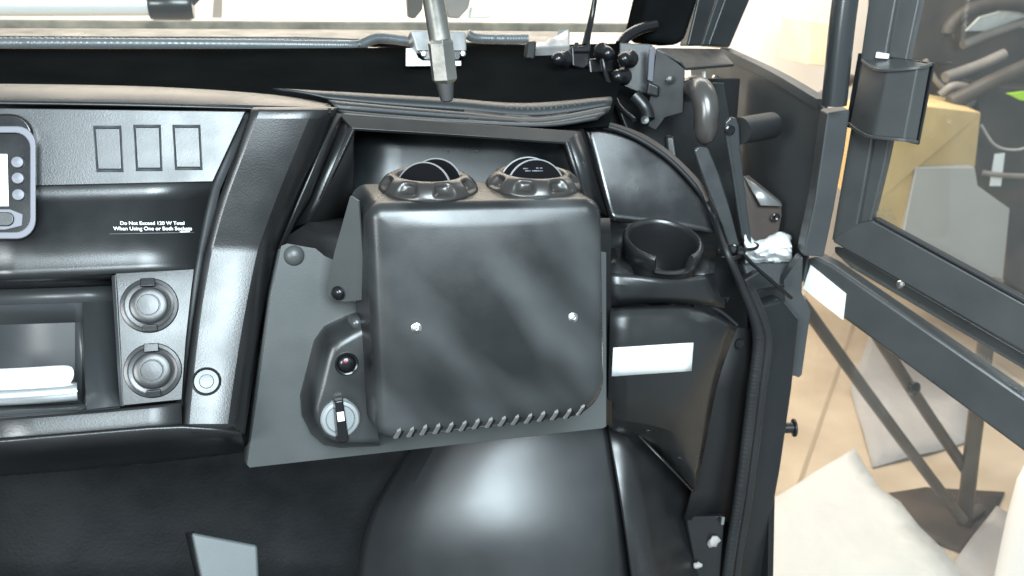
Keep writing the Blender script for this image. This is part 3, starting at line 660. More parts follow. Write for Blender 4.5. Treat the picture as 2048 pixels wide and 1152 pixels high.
house = obj('control_housing', bm, HEAT, heat, sharp=50)
hn = PN
def hp(px, py, l=0): return pl(px, py, HD * 1.015 + l)
lamp = lathe('indicator_lamp', [(0.0001, -0.001), (0.0122, -0.001), (0.0122, 0.0024), (0.0112, 0.0036), (0.0098, 0.003), (0.0094, 0.0008), (0.0001, 0.0006)], hp(693, 727), hn, BLACK, heat, seg=36)
lathe('lamp_lens', [(0.0001, 0), (0.0094, 0), (0.0086, 0.0018), (0.006, 0.0034), (0.003, 0.0042), (0.0001, 0.0045)], hp(693, 727, 0.0007), hn, BLACK, lamp, seg=28, sharp=60)
lathe('lamp_core', [(0.0001, 0), (0.0013, 0), (0.0011, 0.0012), (0.0001, 0.0014)], hp(691, 723, 0.0044), hn, RED, lamp, seg=10)
kn = lathe('fan_knob', [(0.0001, 0), (0.0205, 0), (0.0205, 0.003), (0.0188, 0.0048), (0.0155, 0.0052), (0.0140, 0.0036), (0.0001, 0.0036)], hp(680, 836), hn, SILV, heat, seg=48)
kc = hp(680, 836, 0.003)
kd = (hp(686, 878) - hp(676, 792)).normalized(); ks = hn.cross(kd).normalized()
bm = slab_bm([kc + kd * u * 0.0225 + ks * v * 0.0068 for u, v in ((-1, -0.8), (-1, 0.8), (-0.3, 0.9), (1, 1.05), (1.05, 0), (1, -1.05), (-0.3, -0.9))], hn * 0.0135)
for v in bm.verts:
    l = (v.co - kc).dot(hn)
    if l > 0.01: v.co -= ks * ((v.co - kc).dot(ks) * 0.25)
obj('grip', bm, BLACK, kn, bevel=0.0018, seg=3)
slab('pointer', [kc + hn * 0.01362 + kd * u * 0.0225 + ks * v * 0.0068 for u, v in ((-0.46, -0.52), (-0.46, 0.52), (-0.02, 0.5), (-0.02, -0.5))], 0.0006, WHITE, kn, bevel=0)
# side bracket
brk = slab('side_bracket', [(700, 392, 0.862), (716, 402, 0.842), (724, 500, 0.848), (731, 600, 0.853), (690, 604, 0.868), (668, 602, 0.872), (656, 590, 0.874), (655, 570, 0.874), (668, 505, 0.870)], 0.003, PLATE, heat, bevel=0.0006)
bb = bvh_of(brk)
p, n = hit(bb, 677, 586)
lathe('bracket_bolt', [(0.0001, 0), (0.0078, 0), (0.0076, 0.002), (0.0062, 0.0045), (0.003, 0.0058), (0.0001, 0.006)], p, n, BLACK, heat, seg=24, sharp=60)
for px, py, r in ((709, 597, 0.004), (725, 612, 0.0042)):
    lathe('small_screw', [(0.0001, 0), (r, 0), (r * 0.85, 0.004), (r * 0.4, 0.006), (0.0001, 0.0062)], pl(px, py, 0.03), hn, ZINC, heat, seg=14, sharp=60)
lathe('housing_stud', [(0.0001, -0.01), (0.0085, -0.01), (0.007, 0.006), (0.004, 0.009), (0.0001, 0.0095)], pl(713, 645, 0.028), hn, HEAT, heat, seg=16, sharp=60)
# louvred air vents on top
zt = (HF + HR * hc[0].x + HU * hc[0].y).z - 0.0035
def vent(cx, cy, blades, phase):
    c = Uz(cx, cy, zt)
    def fn(r, h, a):
        if r > 0.0385 and h > 0.001:
            for k in range(8):
                d = (a - phase - k * math.pi / 4 + math.pi) % (2 * math.pi) - math.pi
                q = abs(d) * 0.046 / 0.0105
                if q < 1:
                    wgt = (1 - q ** 3) * math.exp(-((h - 0.0100) / 0.0048) ** 4)
                    return r - 0.0068 * wgt, h - 0.002 * wgt
        return r, h
    v = lathe('air_vent', [(0.0001, -0.004), (0.0490, -0.004), (0.0515, -0.001), (0.0520, 0.0015), (0.0512, 0.004), (0.0503, 0.006), (0.0494, 0.0075), (0.0484, 0.009), (0.0473, 0.0105), (0.0460, 0.012), (0.0444, 0.0134), (0.0426, 0.0148), (0.0403, 0.0160), (0.037, 0.0167), (0.034, 0.0165), (0.0325, 0.0155), (0.0320, 0.008), (0.0001, 0.008)], c, (0, 0, 1), CHROME, heat, seg=160, sharp=60, fn=fn)
    for (ox, oy, rz, tilt, rr) in blades:
        ctr = c + Vector((ox, oy, -0.0035))
        ax_ = Matrix.Rotation(rz, 3, 'Z') @ Vector((0, -math.cos(tilt), math.sin(tilt)))
        bl = lathe('vent_blade', [(0.0001, 0), (rr - 0.0006, 0), (rr - 0.0006, 0.0012), (0.0001, 0.0012)], ctr, ax_, FIN, v, seg=56)
        obj('blade_rim', lathe_bm([(rr - 0.0008, -0.0006), (rr + 0.0005, -0.0006), (rr + 0.0005, 0.0018), (rr - 0.0008, 0.0018), (rr - 0.0008, -0.0006)], ctr, ax_, 56, closed=False), EDGE, bl)
    return c
c1 = vent(857, 379, [(-0.007, -0.008, -0.70, 0.30, 0.0335), (0.009, 0.010, -0.70, 0.30, 0.0335)], 0.15)
c2 = vent(1066, 373, [(0.001, -0.008, 0.10, 0.24, 0.0340), (-0.004, 0.004, 0.04, 0.24, 0.0340)], 0.30)

# ================================================================== FOOTWELL
fw = thing('footwell', 'dark footwell with a smooth bulging wheel-arch cover below the heater', 'footwell', (900, 1150, 1.0))
sheet('back_panel', [[(-120, 860, 1.08), (400, 860, 1.08), (900, 850, 1.08), (1240, 840, 1.08)], [(-120, 1000, 1.10), (400, 1000, 1.10), (900, 1000, 1.10), (1260, 1000, 1.08)], [(-120, 1230, 1.05), (400, 1230, 1.05), (900, 1230, 1.04), (1300, 1230, 1.0)]], mat('footwell_carpet_plastic', (0.006, 0.0072, 0.0078), 0.6, spec=0.25, grain=0.8, gscale=220, rvar=0.1, dust=0.006, vscale=11), fw, thick=0.004, sub=1)
rows = []
edgeL = [(845, 850), (815, 905), (765, 975), (733, 1040), (716, 1110), (708, 1240)]
edgeR = [(1213, 840), (1220, 890), (1236, 965), (1247, 1030), (1256, 1100), (1272, 1240)]
Yc = [0.975, 0.960, 0.938, 0.914, 0.882, 0.805]
for (l, r, Y) in zip(edgeL, edgeR, Yc):
    row = []
    for k in range(9):
        t = k / 8
        if k == 0: Yk = Y + 0.10
        else: Yk = Y + 0.075 * (1 - t) ** 2.0 + 0.020 * t * t
        row.append((l[0] + (r[0] - l[0]) * t, l[1] + (r[1] - l[1]) * t, Yk))
    rows.append(row)
hump = sheet('wheel_arch_cover', rows, mat('smooth_black_plastic', (0.011, 0.012, 0.013), 0.46, spec=0.8, coat=0.3, grain=0.10, gscale=500, rvar=0.04, dust=0.003), fw, thick=0.004, sub=2)
sheet('side_wall', [[(1216, 845, 0.99), (1300, 850, 1.0), (1400, 960, 1.0)], [(1240, 965, 0.945), (1330, 975, 0.99), (1392, 1000, 0.995)], [(1262, 1110, 0.87), (1350, 1110, 0.95), (1420, 1110, 0.985)], [(1278, 1240, 0.78), (1380, 1240, 0.90), (1450, 1240, 0.96)]], DASH, fw, thick=0.004, sub=1)
sheet('wall_rib', [[(1276, 868, 0.950), (1280, 866, 0.962)], [(1388, 984, 0.948), (1392, 980, 0.962)]], DASH2, fw, thick=0.002)
bkt = thing('clip_bracket', 'black bracket with torn pale foam at the foot of the door pillar', 'bracket', (1420, 1150, 0.97))
slab('plate', [(1372, 1034, 0.965), (1450, 1032, 0.965), (1440, 1160, 0.955), (1395, 1160, 0.955)], 0.01, DASH2, bkt, bevel=0.002)
def blob(name, px, py, Y, r, m, parent, sq=(1, 0.5, 1)):
    bm = bmesh.new(); bmesh.ops.create_icosphere(bm, subdivisions=2, radius=r)
    c = U(px, py, Y)
    for v in bm.verts:
        k = 1 + random.uniform(-0.25, 0.25); v.co = Vector((v.co.x * sq[0] * k, v.co.y * sq[1] * k, v.co.z * sq[2] * k)) + c
    return obj(name, bm, m, parent, sharp=60)
blob('foam_bit', 1428, 1082, 0.958, 0.0095, CLOTH2, bkt, (1, 0.5, 1.1)); blob('foam_bit', 1396, 1131, 0.952, 0.007, CLOTH2, bkt, (1, 0.5, 0.8))
slab('clip_edge', [(1444, 1034, 0.958), (1450, 1034, 0.958), (1448, 1050, 0.957), (1442, 1050, 0.957)], 0.004, ZINC, bkt, bevel=0.0005)
ft = thing('foot_rest', 'pale grey tapered bracket standing at the lower left of the footwell', 'bracket', (450, 1152, 0.92))
slab('face', [(382, 1064, 0.905), (516, 1090, 0.905), (522, 1230, 0.86), (418, 1230, 0.86)], 0.02, PALE, ft, bevel=0.004)
sheet('side_flange', [[(370, 1066, 0.925), (383, 1064, 0.907)], [(408, 1230, 0.88), (420, 1230, 0.861)]], DASH2, ft, thick=0.003)

# ================================================================== RIGHT SIDE: PILLARS
ap = thing('roof_pillar', 'black padded roll-cage pillar with side rails at upper right', 'pillar', (1330, 80, 1.34))
slab('padded_tube', [(1306, -40, 1.28), (1412, -40, 1.28), (1372, 84, 1.27), (1352, 90, 1.27), (1300, 84, 1.27), (1280, 70, 1.27)], 0.07, DARK, ap, bevel=0.012, seg=4)
slab('rail', [(1404, -40, 1.34), (1445, -40, 1.34), (1402, 92, 1.33), (1374, 92, 1.33)], 0.03, SATIN, ap, bevel=0.003)
slab('rail', [(1446, -40, 1.37), (1462, -40, 1.37), (1418, 92, 1.36), (1402, 92, 1.36)], 0.02, GREYRUB, ap, bevel=0.003)
slab('rail', [(1462, -40, 1.40), (1518, -40, 1.40), (1460, 96, 1.39), (1414, 92, 1.39)], 0.04, SATIN, ap, bevel=0.004)
hl_ = tube('thin_cable', [(1193, -20, 1.24), (1184, 30, 1.24), (1176, 66, 1.23), (1171, 92, 1.22)], 0.0045, BLACK, n=20, scale=lambda t: 0.75 + 0.6 * t)
tag(hl_, 'thin black cable rising past the windshield corner', 'cable')
tag(tube('bent_hose', [(1310, 50, 1.26), (1280, 58, 1.25), (1255, 72, 1.24), (1240, 90, 1.235)], 0.008, BLACK, n=16), 'short bent black hose beside the padded pillar', 'hose')
# hinge bracket cluster
hg = thing('hinge_bracket', 'black steel hinge bracket with acorn nuts at the windshield corner', 'bracket', (1300, 260, 1.14))
slab('side_plate', [(1240, 86, 1.20), (1300, 88, 1.19), (1312, 96, 1.185), (1304, 192, 1.18), (1270, 182, 1.185), (1236, 168, 1.19)], 0.006, SATIN, hg, bevel=0.0015)
slab('folded_plate', [(1312, 96, 1.16), (1362, 122, 1.14), (1370, 134, 1.14), (1367, 226, 1.14), (1330, 236, 1.145), (1312, 262, 1.15), (1296, 254, 1.155), (1298, 200, 1.16), (1304, 165, 1.16)], 0.005, SATIN, hg, bevel=0.0018)
slab('plate_edge', [(1300, 96, 1.158), (1311, 95, 1.158), (1306, 164, 1.158), (1296, 160, 1.158)], 0.003, GREY, hg, bevel=0.0006)
slab('top_plate', [(1314, 95, 1.16), (1440, 97, 1.30), (1468, 128, 1.22), (1372, 136, 1.138), (1362, 122, 1.139)], 0.004, SATIN, hg, bevel=0.001, vec=Vector((0, 0, -0.004)))
slab('hinge_knuckle', [(1296, 162, 1.15), (1320, 172, 1.145), (1318, 196, 1.145), (1292, 190, 1.15)], 0.012, SATIN, hg, bevel=0.004, seg=4)
slab('lock_pin', [(1408, 142, 1.20), (1412, 142, 1.20), (1411, 182, 1.20), (1404, 182, 1.20)], 0.006, WHITE, hg, bevel=0.001)
lathe('hex_bolt', [(0.0001, 0), (0.0065, 0), (0.0065, 0.003), (0.0035, 0.004), (0.0001, 0.0042)], (1339, 160, 1.139), (-0.3, -0.95, 0.1), SATIN, hg, seg=6, sharp=20)
for px, py, Y, s in ((1118, 118, 1.18, 1.0), (1210, 106, 1.17, 1.0), (1250, 118, 1.16, 1.0), (1237, 153, 1.16, 1.0)):
    dirv = Vector((-0.80, -0.55, 0.05)) if px != 1210 else Vector((0.2, -0.95, -0.1))
    g = tag(lathe('acorn_nut', [(0.0001, -0.016), (0.0105, -0.016), (0.0125, -0.012), (0.0125, -0.010), (0.0100, -0.008), (0.0098, 0.004), (0.0085, 0.009), (0.0050, 0.0125), (0.0001, 0.0135)], (px + 2, py, Y), dirv, BLACK, seg=28, sharp=60), {1118: 'leftmost black acorn nut below the windshield trim', 1210: 'black acorn nut facing forward beside the cable clip', 1250: 'upper black acorn nut on the hinge side plate', 1237: 'lower black acorn nut on the hinge side plate'}[px], 'nut', 'acorn nuts at the hinge')
cl = thing('cable_clip', 'small black clip block holding the thin cable', 'clip', (1160, 135, 1.19))
slab('clip_body', [(1142, 92, 1.20), (1178, 90, 1.20), (1182, 128, 1.19), (1168, 138, 1.19), (1144, 132, 1.19)], 0.02, BLACK, cl, bevel=0.003)
slab('clip_jaw', [(1150, 84, 1.195), (1158, 84, 1.195), (1158, 96, 1.195), (1176, 96, 1.195), (1176, 86, 1.195), (1182, 88, 1.195), (1180, 102, 1.19), (1150, 102, 1.19)], 0.01, SATIN, cl, bevel=0.001)
slab('clip_base', [(1176, 118, 1.19), (1226, 112, 1.19), (1232, 170, 1.18), (1182, 164, 1.18)], 0.02, BLACK, cl, bevel=0.003)
tag(tube('bracket_cable', [(1205, 118, 1.17), (1212, 150, 1.16), (1224, 182, 1.14), (1240, 215, 1.11), (1268, 240, 1.08)], 0.0038, BLACK, n=30), 'black cable running down from the acorn nuts to the dash corner', 'cable')
lathe('pin', [(0.0001, 0), (0.006, 0), (0.0055, 0.012), (0.0001, 0.013)], (1290, 243, 1.12), (-0.4, -0.8, 0.3), SATIN, hg, seg=14)
tag(tube('hinge_barrel', [(1268, 190, 1.17), (1290, 216, 1.16), (1296, 240, 1.15)], 0.010, SATIN, n=12), 'black rounded hinge barrel behind the folded plate', 'hinge')
# latch grip
tag(tube('latch_grip', [(1374, 184, 1.20), (1388, 174, 1.14), (1404, 186, 1.10), (1413, 225, 1.085), (1409, 290, 1.085)], 0.0172, GRIP, n=40, seg=24,
     scale=lambda t: math.sqrt(max(0.02, 1 - max(0, (t - 0.86) / 0.14) ** 2)) * (0.85 + 0.15 * min(1, t * 2.5))), 'glossy black curved latch grip hanging under the hinge bracket', 'handle')
# side plate (gusset) and posts
gz0 = U(1690, 222, 1.0); gdir = Vector((0.05, 1.0, 0)).normalized(); GN = Vector((-gdir.y, gdir.x, 0)).normalized()
if GN.x > 0: GN = -GN
def gp(px, py, l=0): return Upl(px, py, gz0 + GN * l, GN)
gus = thing('door_gusset', 'large black steel side plate in front of the door opening', 'side plate', (1620, 560, 1.05))
slab('plate', [gp(x, y) for x, y in ((1380, 130), (1446, 112), (1466, 118), (1560, 162), (1642, 212), (1656, 226), (1630, 420), (1606, 560), (1560, 600), (1490, 560), (1440, 420), (1392, 300))], 0.004, GUS, gus, bevel=0.001)
strip('top_flange', [gp(1450, 104, -0.004), gp(1550, 152, -0.006), gp(1645, 208, -0.006)], 0.020, 0.014, GUS, gus, up=Vector((0, 0, 1)))
PY = 0.995
slab('post', [(1655, 226, PY), (1701, 219, PY), (1690, 300, PY), (1668, 420, PY), (1648, 515, PY), (1606, 512, PY), (1630, 400, PY)], 0.02, GUS, gus, bevel=0.003, vec=Vector((0.012, 0.035, 0)))
tag(tube('round_post', [(1696, -40, 0.985), (1683, 60, 0.985), (1668, 210, 0.985)], 0.0158, POST, n=10, seg=28), 'round black upright tube welded onto the side plate', 'post')
for px, py, m_ in ((1432, 157, ZINC), (1444, 230, ZINC), (1437, 200, BLACK)):
    p = gp(px, py, 0.0)
    lathe('plate_bolt', [(0.0001, 0), (0.0062, 0), (0.0062, 0.004), (0.004, 0.006), (0.0001, 0.0065)], p, GN, m_, gus, seg=6 if m_ is ZINC else 16, sharp=20)
slab('lower_post', [(1568, 560, 1.02), (1600, 514, 1.0), (1606, 514, 0.995), (1604, 586, 1.0), (1622, 622, 1.0), (1604, 750, 1.0), (1598, 756, 1.0), (1588, 752, 1.0), (1556, 760, 1.0), (1560, 640, 1.01)], 0.02, GUS, gus, bevel=0.002)
# pivot pin and levers
lev = thing('striker_lever', 'flat black lever bar hanging from a round pivot stub on the side plate', 'lever', (1497, 500, 1.06))
pv = U(1460, 262, 1.06)
lathe('pivot_stub', [(0.0001, 0), (0.0185, 0), (0.0185, 0.075), (0.0001, 0.075)], U(1478, 262, 1.06), Vector((0.9, 0.42, 0.02)), RUBBER, lev, seg=28)
slab('lever_bar', [(1450, 262, 1.05), (1452, 244, 1.05), (1462, 234, 1.05), (1474, 236, 1.05), (1479, 250, 1.05), (1482, 300, 1.05), (1496, 420, 1.045), (1506, 494, 1.04), (1492, 500, 1.04), (1484, 470, 1.04), (1462, 330, 1.05)], 0.006, LEV, lev, bevel=0.0025)
lathe('pivot_eye', [(0.0001, 0), (0.007, 0), (0.007, 0.002), (0.005, 0.003), (0.0001, 0.002)], U(1459, 260, 1.048), (0, -1, 0.05), BLACK, lev, seg=20)
tag(slab('flat_strut', [(1388, 300, 1.05), (1398, 292, 1.05), (1418, 296, 1.05), (1440, 350, 1.04), (1462, 420, 1.03), (1484, 505, 1.02), (1464, 508, 1.02), (1440, 440, 1.03), (1410, 365, 1.04)], 0.008, LEV, bevel=0.003), 'bent flat steel strut to the left of the hanging lever', 'strut')
# corner seal that runs down the pillar
seal = [dc(1140, 243, 0.006), dc(1200, 250, 0.006), dc(1262, 270, 0.006), dc(1330, 312, 0.006), dc(1390, 372, 0.006), dc(1425, 430, 0.004), (1452, 500, 0.955), (1484, 575, 0.958), (1510, 640, 0.962), (1517, 690, 0.965), (1506, 780, 0.965), (1494, 880, 0.965), (1478, 1000, 0.96), (1462, 1100, 0.955), (1446, 1220, 0.95)]
dp = thing('door_pillar', 'black steel door pillar with ribbed rubber seal down the right of the footwell', 'pillar', (1500, 1150, 1.0))
obj('rubber_seal', sweep_bm(spline(seal, 560), circ(0.0080, 14), scale=lambda t: (0.42 + 0.58 * min(1, max(0, (t - 0.40) / 0.22))) * (1.05 if int(t * 559) % 3 == 0 and t > 0.5 else 1)), RUBBER, dp, sharp=70)
seal_lo = [(x, y, Y) for x, y, Y in seal[7:]]
ribbed('seal_lip', [(x + 16, y + 4, Y + 0.004) for x, y, Y in seal[7:]], 0.0075, RUBBER, dp, 240, amp=0.0, seg=10)
slab('upright', [(1520, 612, 0.985), (1568, 600, 0.985), (1600, 640, 0.985), (1585, 780, 0.985), (1562, 940, 0.98), (1540, 1060, 0.975), (1512, 1240, 0.97), (1460, 1240, 0.97), (1496, 960, 0.98), (1522, 760, 0.985)], 0.04, SATIN, dp, bevel=0.005, seg=3)
slab('gusset_foot', [(1488, 560, 1.02), (1520, 540, 1.02), (1572, 590, 1.01), (1570, 650, 1.0), (1524, 640, 1.0)], 0.02, SATIN, dp, bevel=0.003)
for px, py in ((1566, 856), (1518, 1142)):
    lathe('pillar_bolt', [(0.0001, 0), (0.008, 0), (0.008, 0.014), (0.0135, 0.015), (0.0135, 0.018), (0.011, 0.019), (0.0001, 0.0195)], U(px, py, 1.0), (0.95, -0.25, 0.05), SATIN, dp, seg=20)
lathe('pillar_screw', [(0.0001, 0), (0.007, 0), (0.006, 0.004), (0.0001, 0.005)], U(1477, 686, 0.97), (-0.1, -1, 0.1), BLACK, dp, seg=16)
blob('corner_clip', 1440, 600, 0.985, 0.012, BLACK, dp, (1.2, 0.6, 0.6))
strip('panel_beading', [(1400, 603, 0.955), (1440, 622, 0.95), (1474, 650, 0.948)], 0.006, 0.004, SATIN, dp, up=Vector((0, 0, 1)))
# cable ties, foil and triangular bracket
tie = thing('cable_tie', 'thin black cable tie looped round the strut with a long loose tail', 'cable tie', (1470, 520, 0.98))
lp_ = [U(1460 + 26 * math.cos(a), 503 + 13 * math.sin(a), 0.985 - 0.02 * math.sin(a)) for a in [2 * math.pi * k / 24 for k in range(25)]]
obj('loop', sweep_bm(lp_, circ(0.0022, 8)), BLACK, tie)
slab('tie_head', [(1478, 494, 0.96), (1494, 498, 0.96), (1490, 514, 0.96), (1474, 508, 0.96)], 0.006, BLACK, tie, bevel=0.001)
tube('tail', [(1484, 506, 0.958), (1512, 534, 0.958), (1548, 566, 0.96), (1583, 596, 0.965)], 0.0026, BLACK, tie, n=20, seg=8)
lp_ = [U(1496 + 20 * math.cos(a), 492 + 7 * math.sin(a), 1.035 - 0.015 * math.sin(a)) for a in [2 * math.pi * k / 24 for k in range(25)]]
tag(obj('cable_tie', sweep_bm(lp_, circ(0.0022, 8)), BLACK), 'small cable tie closed round the foot of the hanging lever', 'cable tie')
tag(tube('loop_cable', [(1470, 520, 0.985), (1478, 560, 0.985), (1494, 582, 0.985), (1530, 578, 0.985), (1566, 572, 0.99)], 0.003, BLACK, n=30, seg=8), 'thin black wire curling below the cable tie', 'wire')
tri = thing('smoked_bracket', 'brown smoked triangular bracket behind the hanging lever', 'bracket', (1530, 500, 1.1))
slab('plate', [(1484, 352, 1.12), (1498, 350, 1.12), (1562, 402, 1.10), (1564, 430, 1.09), (1556, 470, 1.08), (1522, 500, 1.07), (1484, 470, 1.09)], 0.005, BRONZE, tri, bevel=0.001)
lathe('hole_bush', [(0.0001, 0), (0.006, 0), (0.006, 0.003), (0.004, 0.0035), (0.0001, 0.002)], U(1550, 434, 1.083), (-0.2, -0.95, 0.1), BLACK, tri, seg=16)
sheet('bent_flap', [[(1490, 354, 1.115), (1562, 404, 1.092)], [(1522, 410, 1.09), (1564, 412, 1.085)]], EDGE, tri, thick=0.002)
# crumpled white tissue
bm = bmesh.new(); random.seed(4)
g = []
for i in range(13):
    row = []
    for j in range(13):
        u, v = j / 12, i / 12
        px = 1490 + 92 * u; py = 474 + 52 * v + 10 * math.sin(u * 5.5 + 0.6) * (1 - v)
        if u < 0.25: py -= 22 * (1 - v) * (1 - u * 4)
        row.append((px + random.uniform(-3, 3), py + random.uniform(-3, 3), 1.06 + random.uniform(-0.010, 0.010) - 0.03 * math.sin(math.pi * v)))
    g.append(row)
tag(sheet('tissue', g, WHITE, thick=0.0015, sub=1, sharp=25), 'crumpled white tissue stuffed beside the hanging lever', 'tissue')
tag(slab('bracket_block', [(1480, 520, 1.07), (1585, 520, 1.05), (1588, 560, 1.03), (1570, 578, 1.03), (1500, 580, 1.04)], 0.03, GREYRUB, bevel=0.006), 'dark grey block beneath the white tissue', 'block')
tag(slab('inner_bar', [(1330, 270, 1.12), (1350, 270, 1.12), (1362, 350, 1.10), (1372, 470, 1.08), (1335, 470, 1.09)], 0.03, SATIN, bevel=0.006), 'upright dark bar behind the duct cover', 'bar')
tag(slab('inner_backing', [(1215, 160, 1.26), (1450, 165, 1.26), (1470, 300, 1.2), (1545, 560, 1.13), (1540, 700, 1.10), (1420, 700, 1.10), (1340, 480, 1.15)], 0.01, SATIN, bevel=0.002), 'dark inner body panel behind the struts and cup holder', 'panel')

# ================================================================== DOOR
D0 = U(1640, 540, 1.03); ddir = Vector((0.50, -0.87, 0)).normalized(); DNn = Vector((ddir.y, -ddir.x, 0)).normalized()
if DNn.dot(CAM - D0) < 0: DNn = -DNn
def dd(px, py, l=0): return Upl(px, py, D0 + DNn * l, DNn)
door = thing('cab_door', 'black tube-framed cab door with glass window standing open at right', 'door', dd(1700, 640))
def dslab(name, pts, th, m, l=0, bevel=0.002, parent=door, seg=2):
    return slab(name, [dd(x, y, l) for x, y in pts], th, m, parent, bevel=bevel, vec=-DNn * th, seg=seg)
dslab('frame_upright', [(1742, -40), (1800, -40), (1776, 90), (1742, 300), (1714, 455), (1662, 482), (1700, 260)], 0.028, DOORF, bevel=0.003)
dslab('glazing_bead', [(1800, -40), (1848, -40), (1812, 130), (1770, 330), (1742, 446), (1716, 456), (1744, 300), (1778, 90)], 0.018, DOORF, l=-0.008, bevel=0.003)
dslab('frame_sill', [(1716, 446), (1744, 440), (2160, 668), (2160, 770), (1664, 484), (1668, 474)], 0.028, DOORF, l=0.001, bevel=0.003)
dslab('sill_bead', [(1744, 438), (1752, 436), (2160, 656), (2160, 670)], 0.012, RUBBER, l=0.003, bevel=0.002)
dslab('drip_rail', [(1668, 492), (1690, 496), (2160, 770), (2160, 806), (1700, 536), (1668, 506)], 0.02, DOORF, l=-0.03, bevel=0.003)
lathe('door_screw', [(0.0001, 0), (0.0062, 0), (0.005, 0.003), (0.0001, 0.004)], dd(1801, 569, -0.029), DNn, ZINC, door, seg=8)
dslab('lower_rail', [(1608, 520), (1630, 512), (1664, 530), (2160, 872), (2160, 988), (1690, 640), (1604, 580)], 0.03, DOORF, l=0.0, bevel=0.005, seg=3)
strip('rail_top', [dd(1622, 515, -0.016), dd(1900, 702, -0.016), dd(2160, 876, -0.016)], 0.024, 0.006, DOORF, door, up=Vector((0, 0, 1)))
g1 = dslab('glass', [(1812, -40), (2200, -40), (2160, 660), (1748, 442)], 0.004, GLASS, l=-0.012, bevel=0)
g2 = dslab('clear_panel', [(1668, 505), (2160, 800), (2200, 1300), (1420, 1300), (1550, 760), (1600, 600)], 0.001, VINYL, l=-0.02, bevel=0)
o = dslab('white_sticker', [(1621, 530), (1692, 588), (1686, 640), (1606, 577)], 0.001, WHITE, l=0.002, bevel=0); o['label'] = 'blank white sticker on the lower rail near the hinge'
lbx = thing('door_latch', 'black faceted plastic latch housing on the door window frame', 'latch', dd(1760, 285))
P = lambda pts, l: [dd(x, y, l) for x, y in pts]
tops = [(1724, 120, 0.0), (1746, 136, 0.020), (1772, 141, 0.034), (1838, 135, 0.034), (1862, 128, 0.004)]
bots = [(1698, 247, 0.0), (1720, 264, 0.020), (1746, 274, 0.034), (1810, 280, 0.034), (1834, 284, 0.004)]
bm = bmesh.new()
tv = [bm.verts.new(dd(*t)) for t in tops] + [bm.verts.new(dd(1790, 112, -0.004))]
bv = [bm.verts.new(dd(*t)) for t in bots] + [bm.verts.new(dd(1764, 256, -0.004))]
for i in range(6): bm.faces.new((tv[i], tv[(i + 1) % 6], bv[(i + 1) % 6], bv[i]))
bm.faces.new(tv); bm.faces.new(bv)
obj('housing', bm, DOORF, lbx, bevel=0.0032, seg=3)
for r_, dy in ((tops, 0), (bots, 0)):
    strip('housing_rim', [dd(x, y + dy, l + 0.001) for x, y, l in r_], 0.004, 0.004, DOORF, lbx, n=21, up=Vector((0, 0, 1)), bevel=0.0008)
slab('back_plate', P([(1716, 106), (1868, 126), (1836, 290), (1690, 254)], -0.001), 0.006, BLACK, lbx, bevel=0.001)
slab('latch_tongue', P([(1752, 104), (1776, 108), (1774, 118), (1750, 116)], 0.004), 0.006, WHITE, lbx, bevel=0.001)
PRN = mat('grey_glass_print', (0.16, 0.13, 0.09), 0.7)
gl = bvh_of(g1)
text('glazing_mark', '43R-001', gl, 1752, 430, 42, PRN, door, bold=0.0, lift=0.0006, flip=True, dy=14)
text('glazing_mark', 'AS-2', gl, 1764, 421, 20, PRN, door, bold=0.0, lift=0.0006, flip=True, dy=7)
# ================================================================== BEYOND THE DOOR
def onfloor(name, pts, m, label, cat, z=0.004, group=None, wav=0.003, n=10):
    c = [Uz(x, y, z) for x, y in pts]
    bm = bmesh.new(); f = bm.faces.new([bm.verts.new(p) for p in c])
    r = bmesh.ops.triangulate(bm, faces=[f]); bmesh.ops.subdivide_edges(bm, edges=bm.edges[:], cuts=4, use_grid_fill=True)
    for v in bm.verts: v.co.z += wav * (math.sin(v.co.x * 17 + v.co.y * 9) + math.sin(v.co.y * 23 - v.co.x * 6) + 2)
    for f in bm.faces: f.smooth = True
    o = obj(name, bm, m, sharp=80); 
    sm = o.modifiers.new('solid', 'SOLIDIFY'); sm.thickness = 0.002
    return tag(o, label, cat, group)
onfloor('floor_mat', [(1762, 990), (1850, 975), (2010, 985), (1985, 1040), (1930, 1110), (1850, 1080)], MESS, 'dark brown mat on the floor under the stand foot', 'mat', z=0.003, wav=0.001)
onfloor('paper_sheet', [(1500, 1030), (1560, 990), (1709, 899), (1740, 950), (1758, 984), (1800, 1010), (1840, 1060), (1900, 1120), (1960, 1200), (1480, 1230)], CLOTH, 'large white paper sheet with torn edge on the floor beside the pillar', 'sheet', z=0.01, group='paper sheets')
onfloor('paper_sheet', [(1700, 780), (1752, 640), (1820, 690), (1950, 790), (1950, 880), (1870, 905), (1745, 935)], CLOTH2, 'grey paper sheet on the floor behind the stand tubes', 'sheet', z=0.006, group='paper sheets')
onfloor('paper_sheet', [(1905, 1130), (1992, 1016), (2060, 1060), (2060, 1200), (1920, 1200)], CLOTH2, 'small grey paper sheet at the bottom right corner', 'sheet', z=0.006, group='paper sheets')
stn = thing('steel_stand', 'brown steel tube stand with two diagonal braces on the floor', 'stand', Uz(1928, 1050, 0))
f0 = Uz(1928, 1050, 0.0)
def instand(px, py, dy=0.0): return U(px, py, f0.y + dy)
tube('upright', [f0, instand(1952, 830), instand(1990, 560)], 0.021, BROWN, stn, n=4)
tube('brace', [instand(1925, 1040, -0.06), instand(1770, 835, -0.06), instand(1600, 600, -0.06)], 0.0145, BROWN, stn, n=6)
tube('brace', [instand(1935, 945, 0.02), instand(1840, 805, 0.02), instand(1735, 640, 0.02)], 0.0155, BROWN, stn, n=6)
tube('foot', [f0 + Vector((0, 0, 0.02)), f0 + Vector((0.09, 0.04, 0.015))], 0.016, BROWN, stn, n=3)
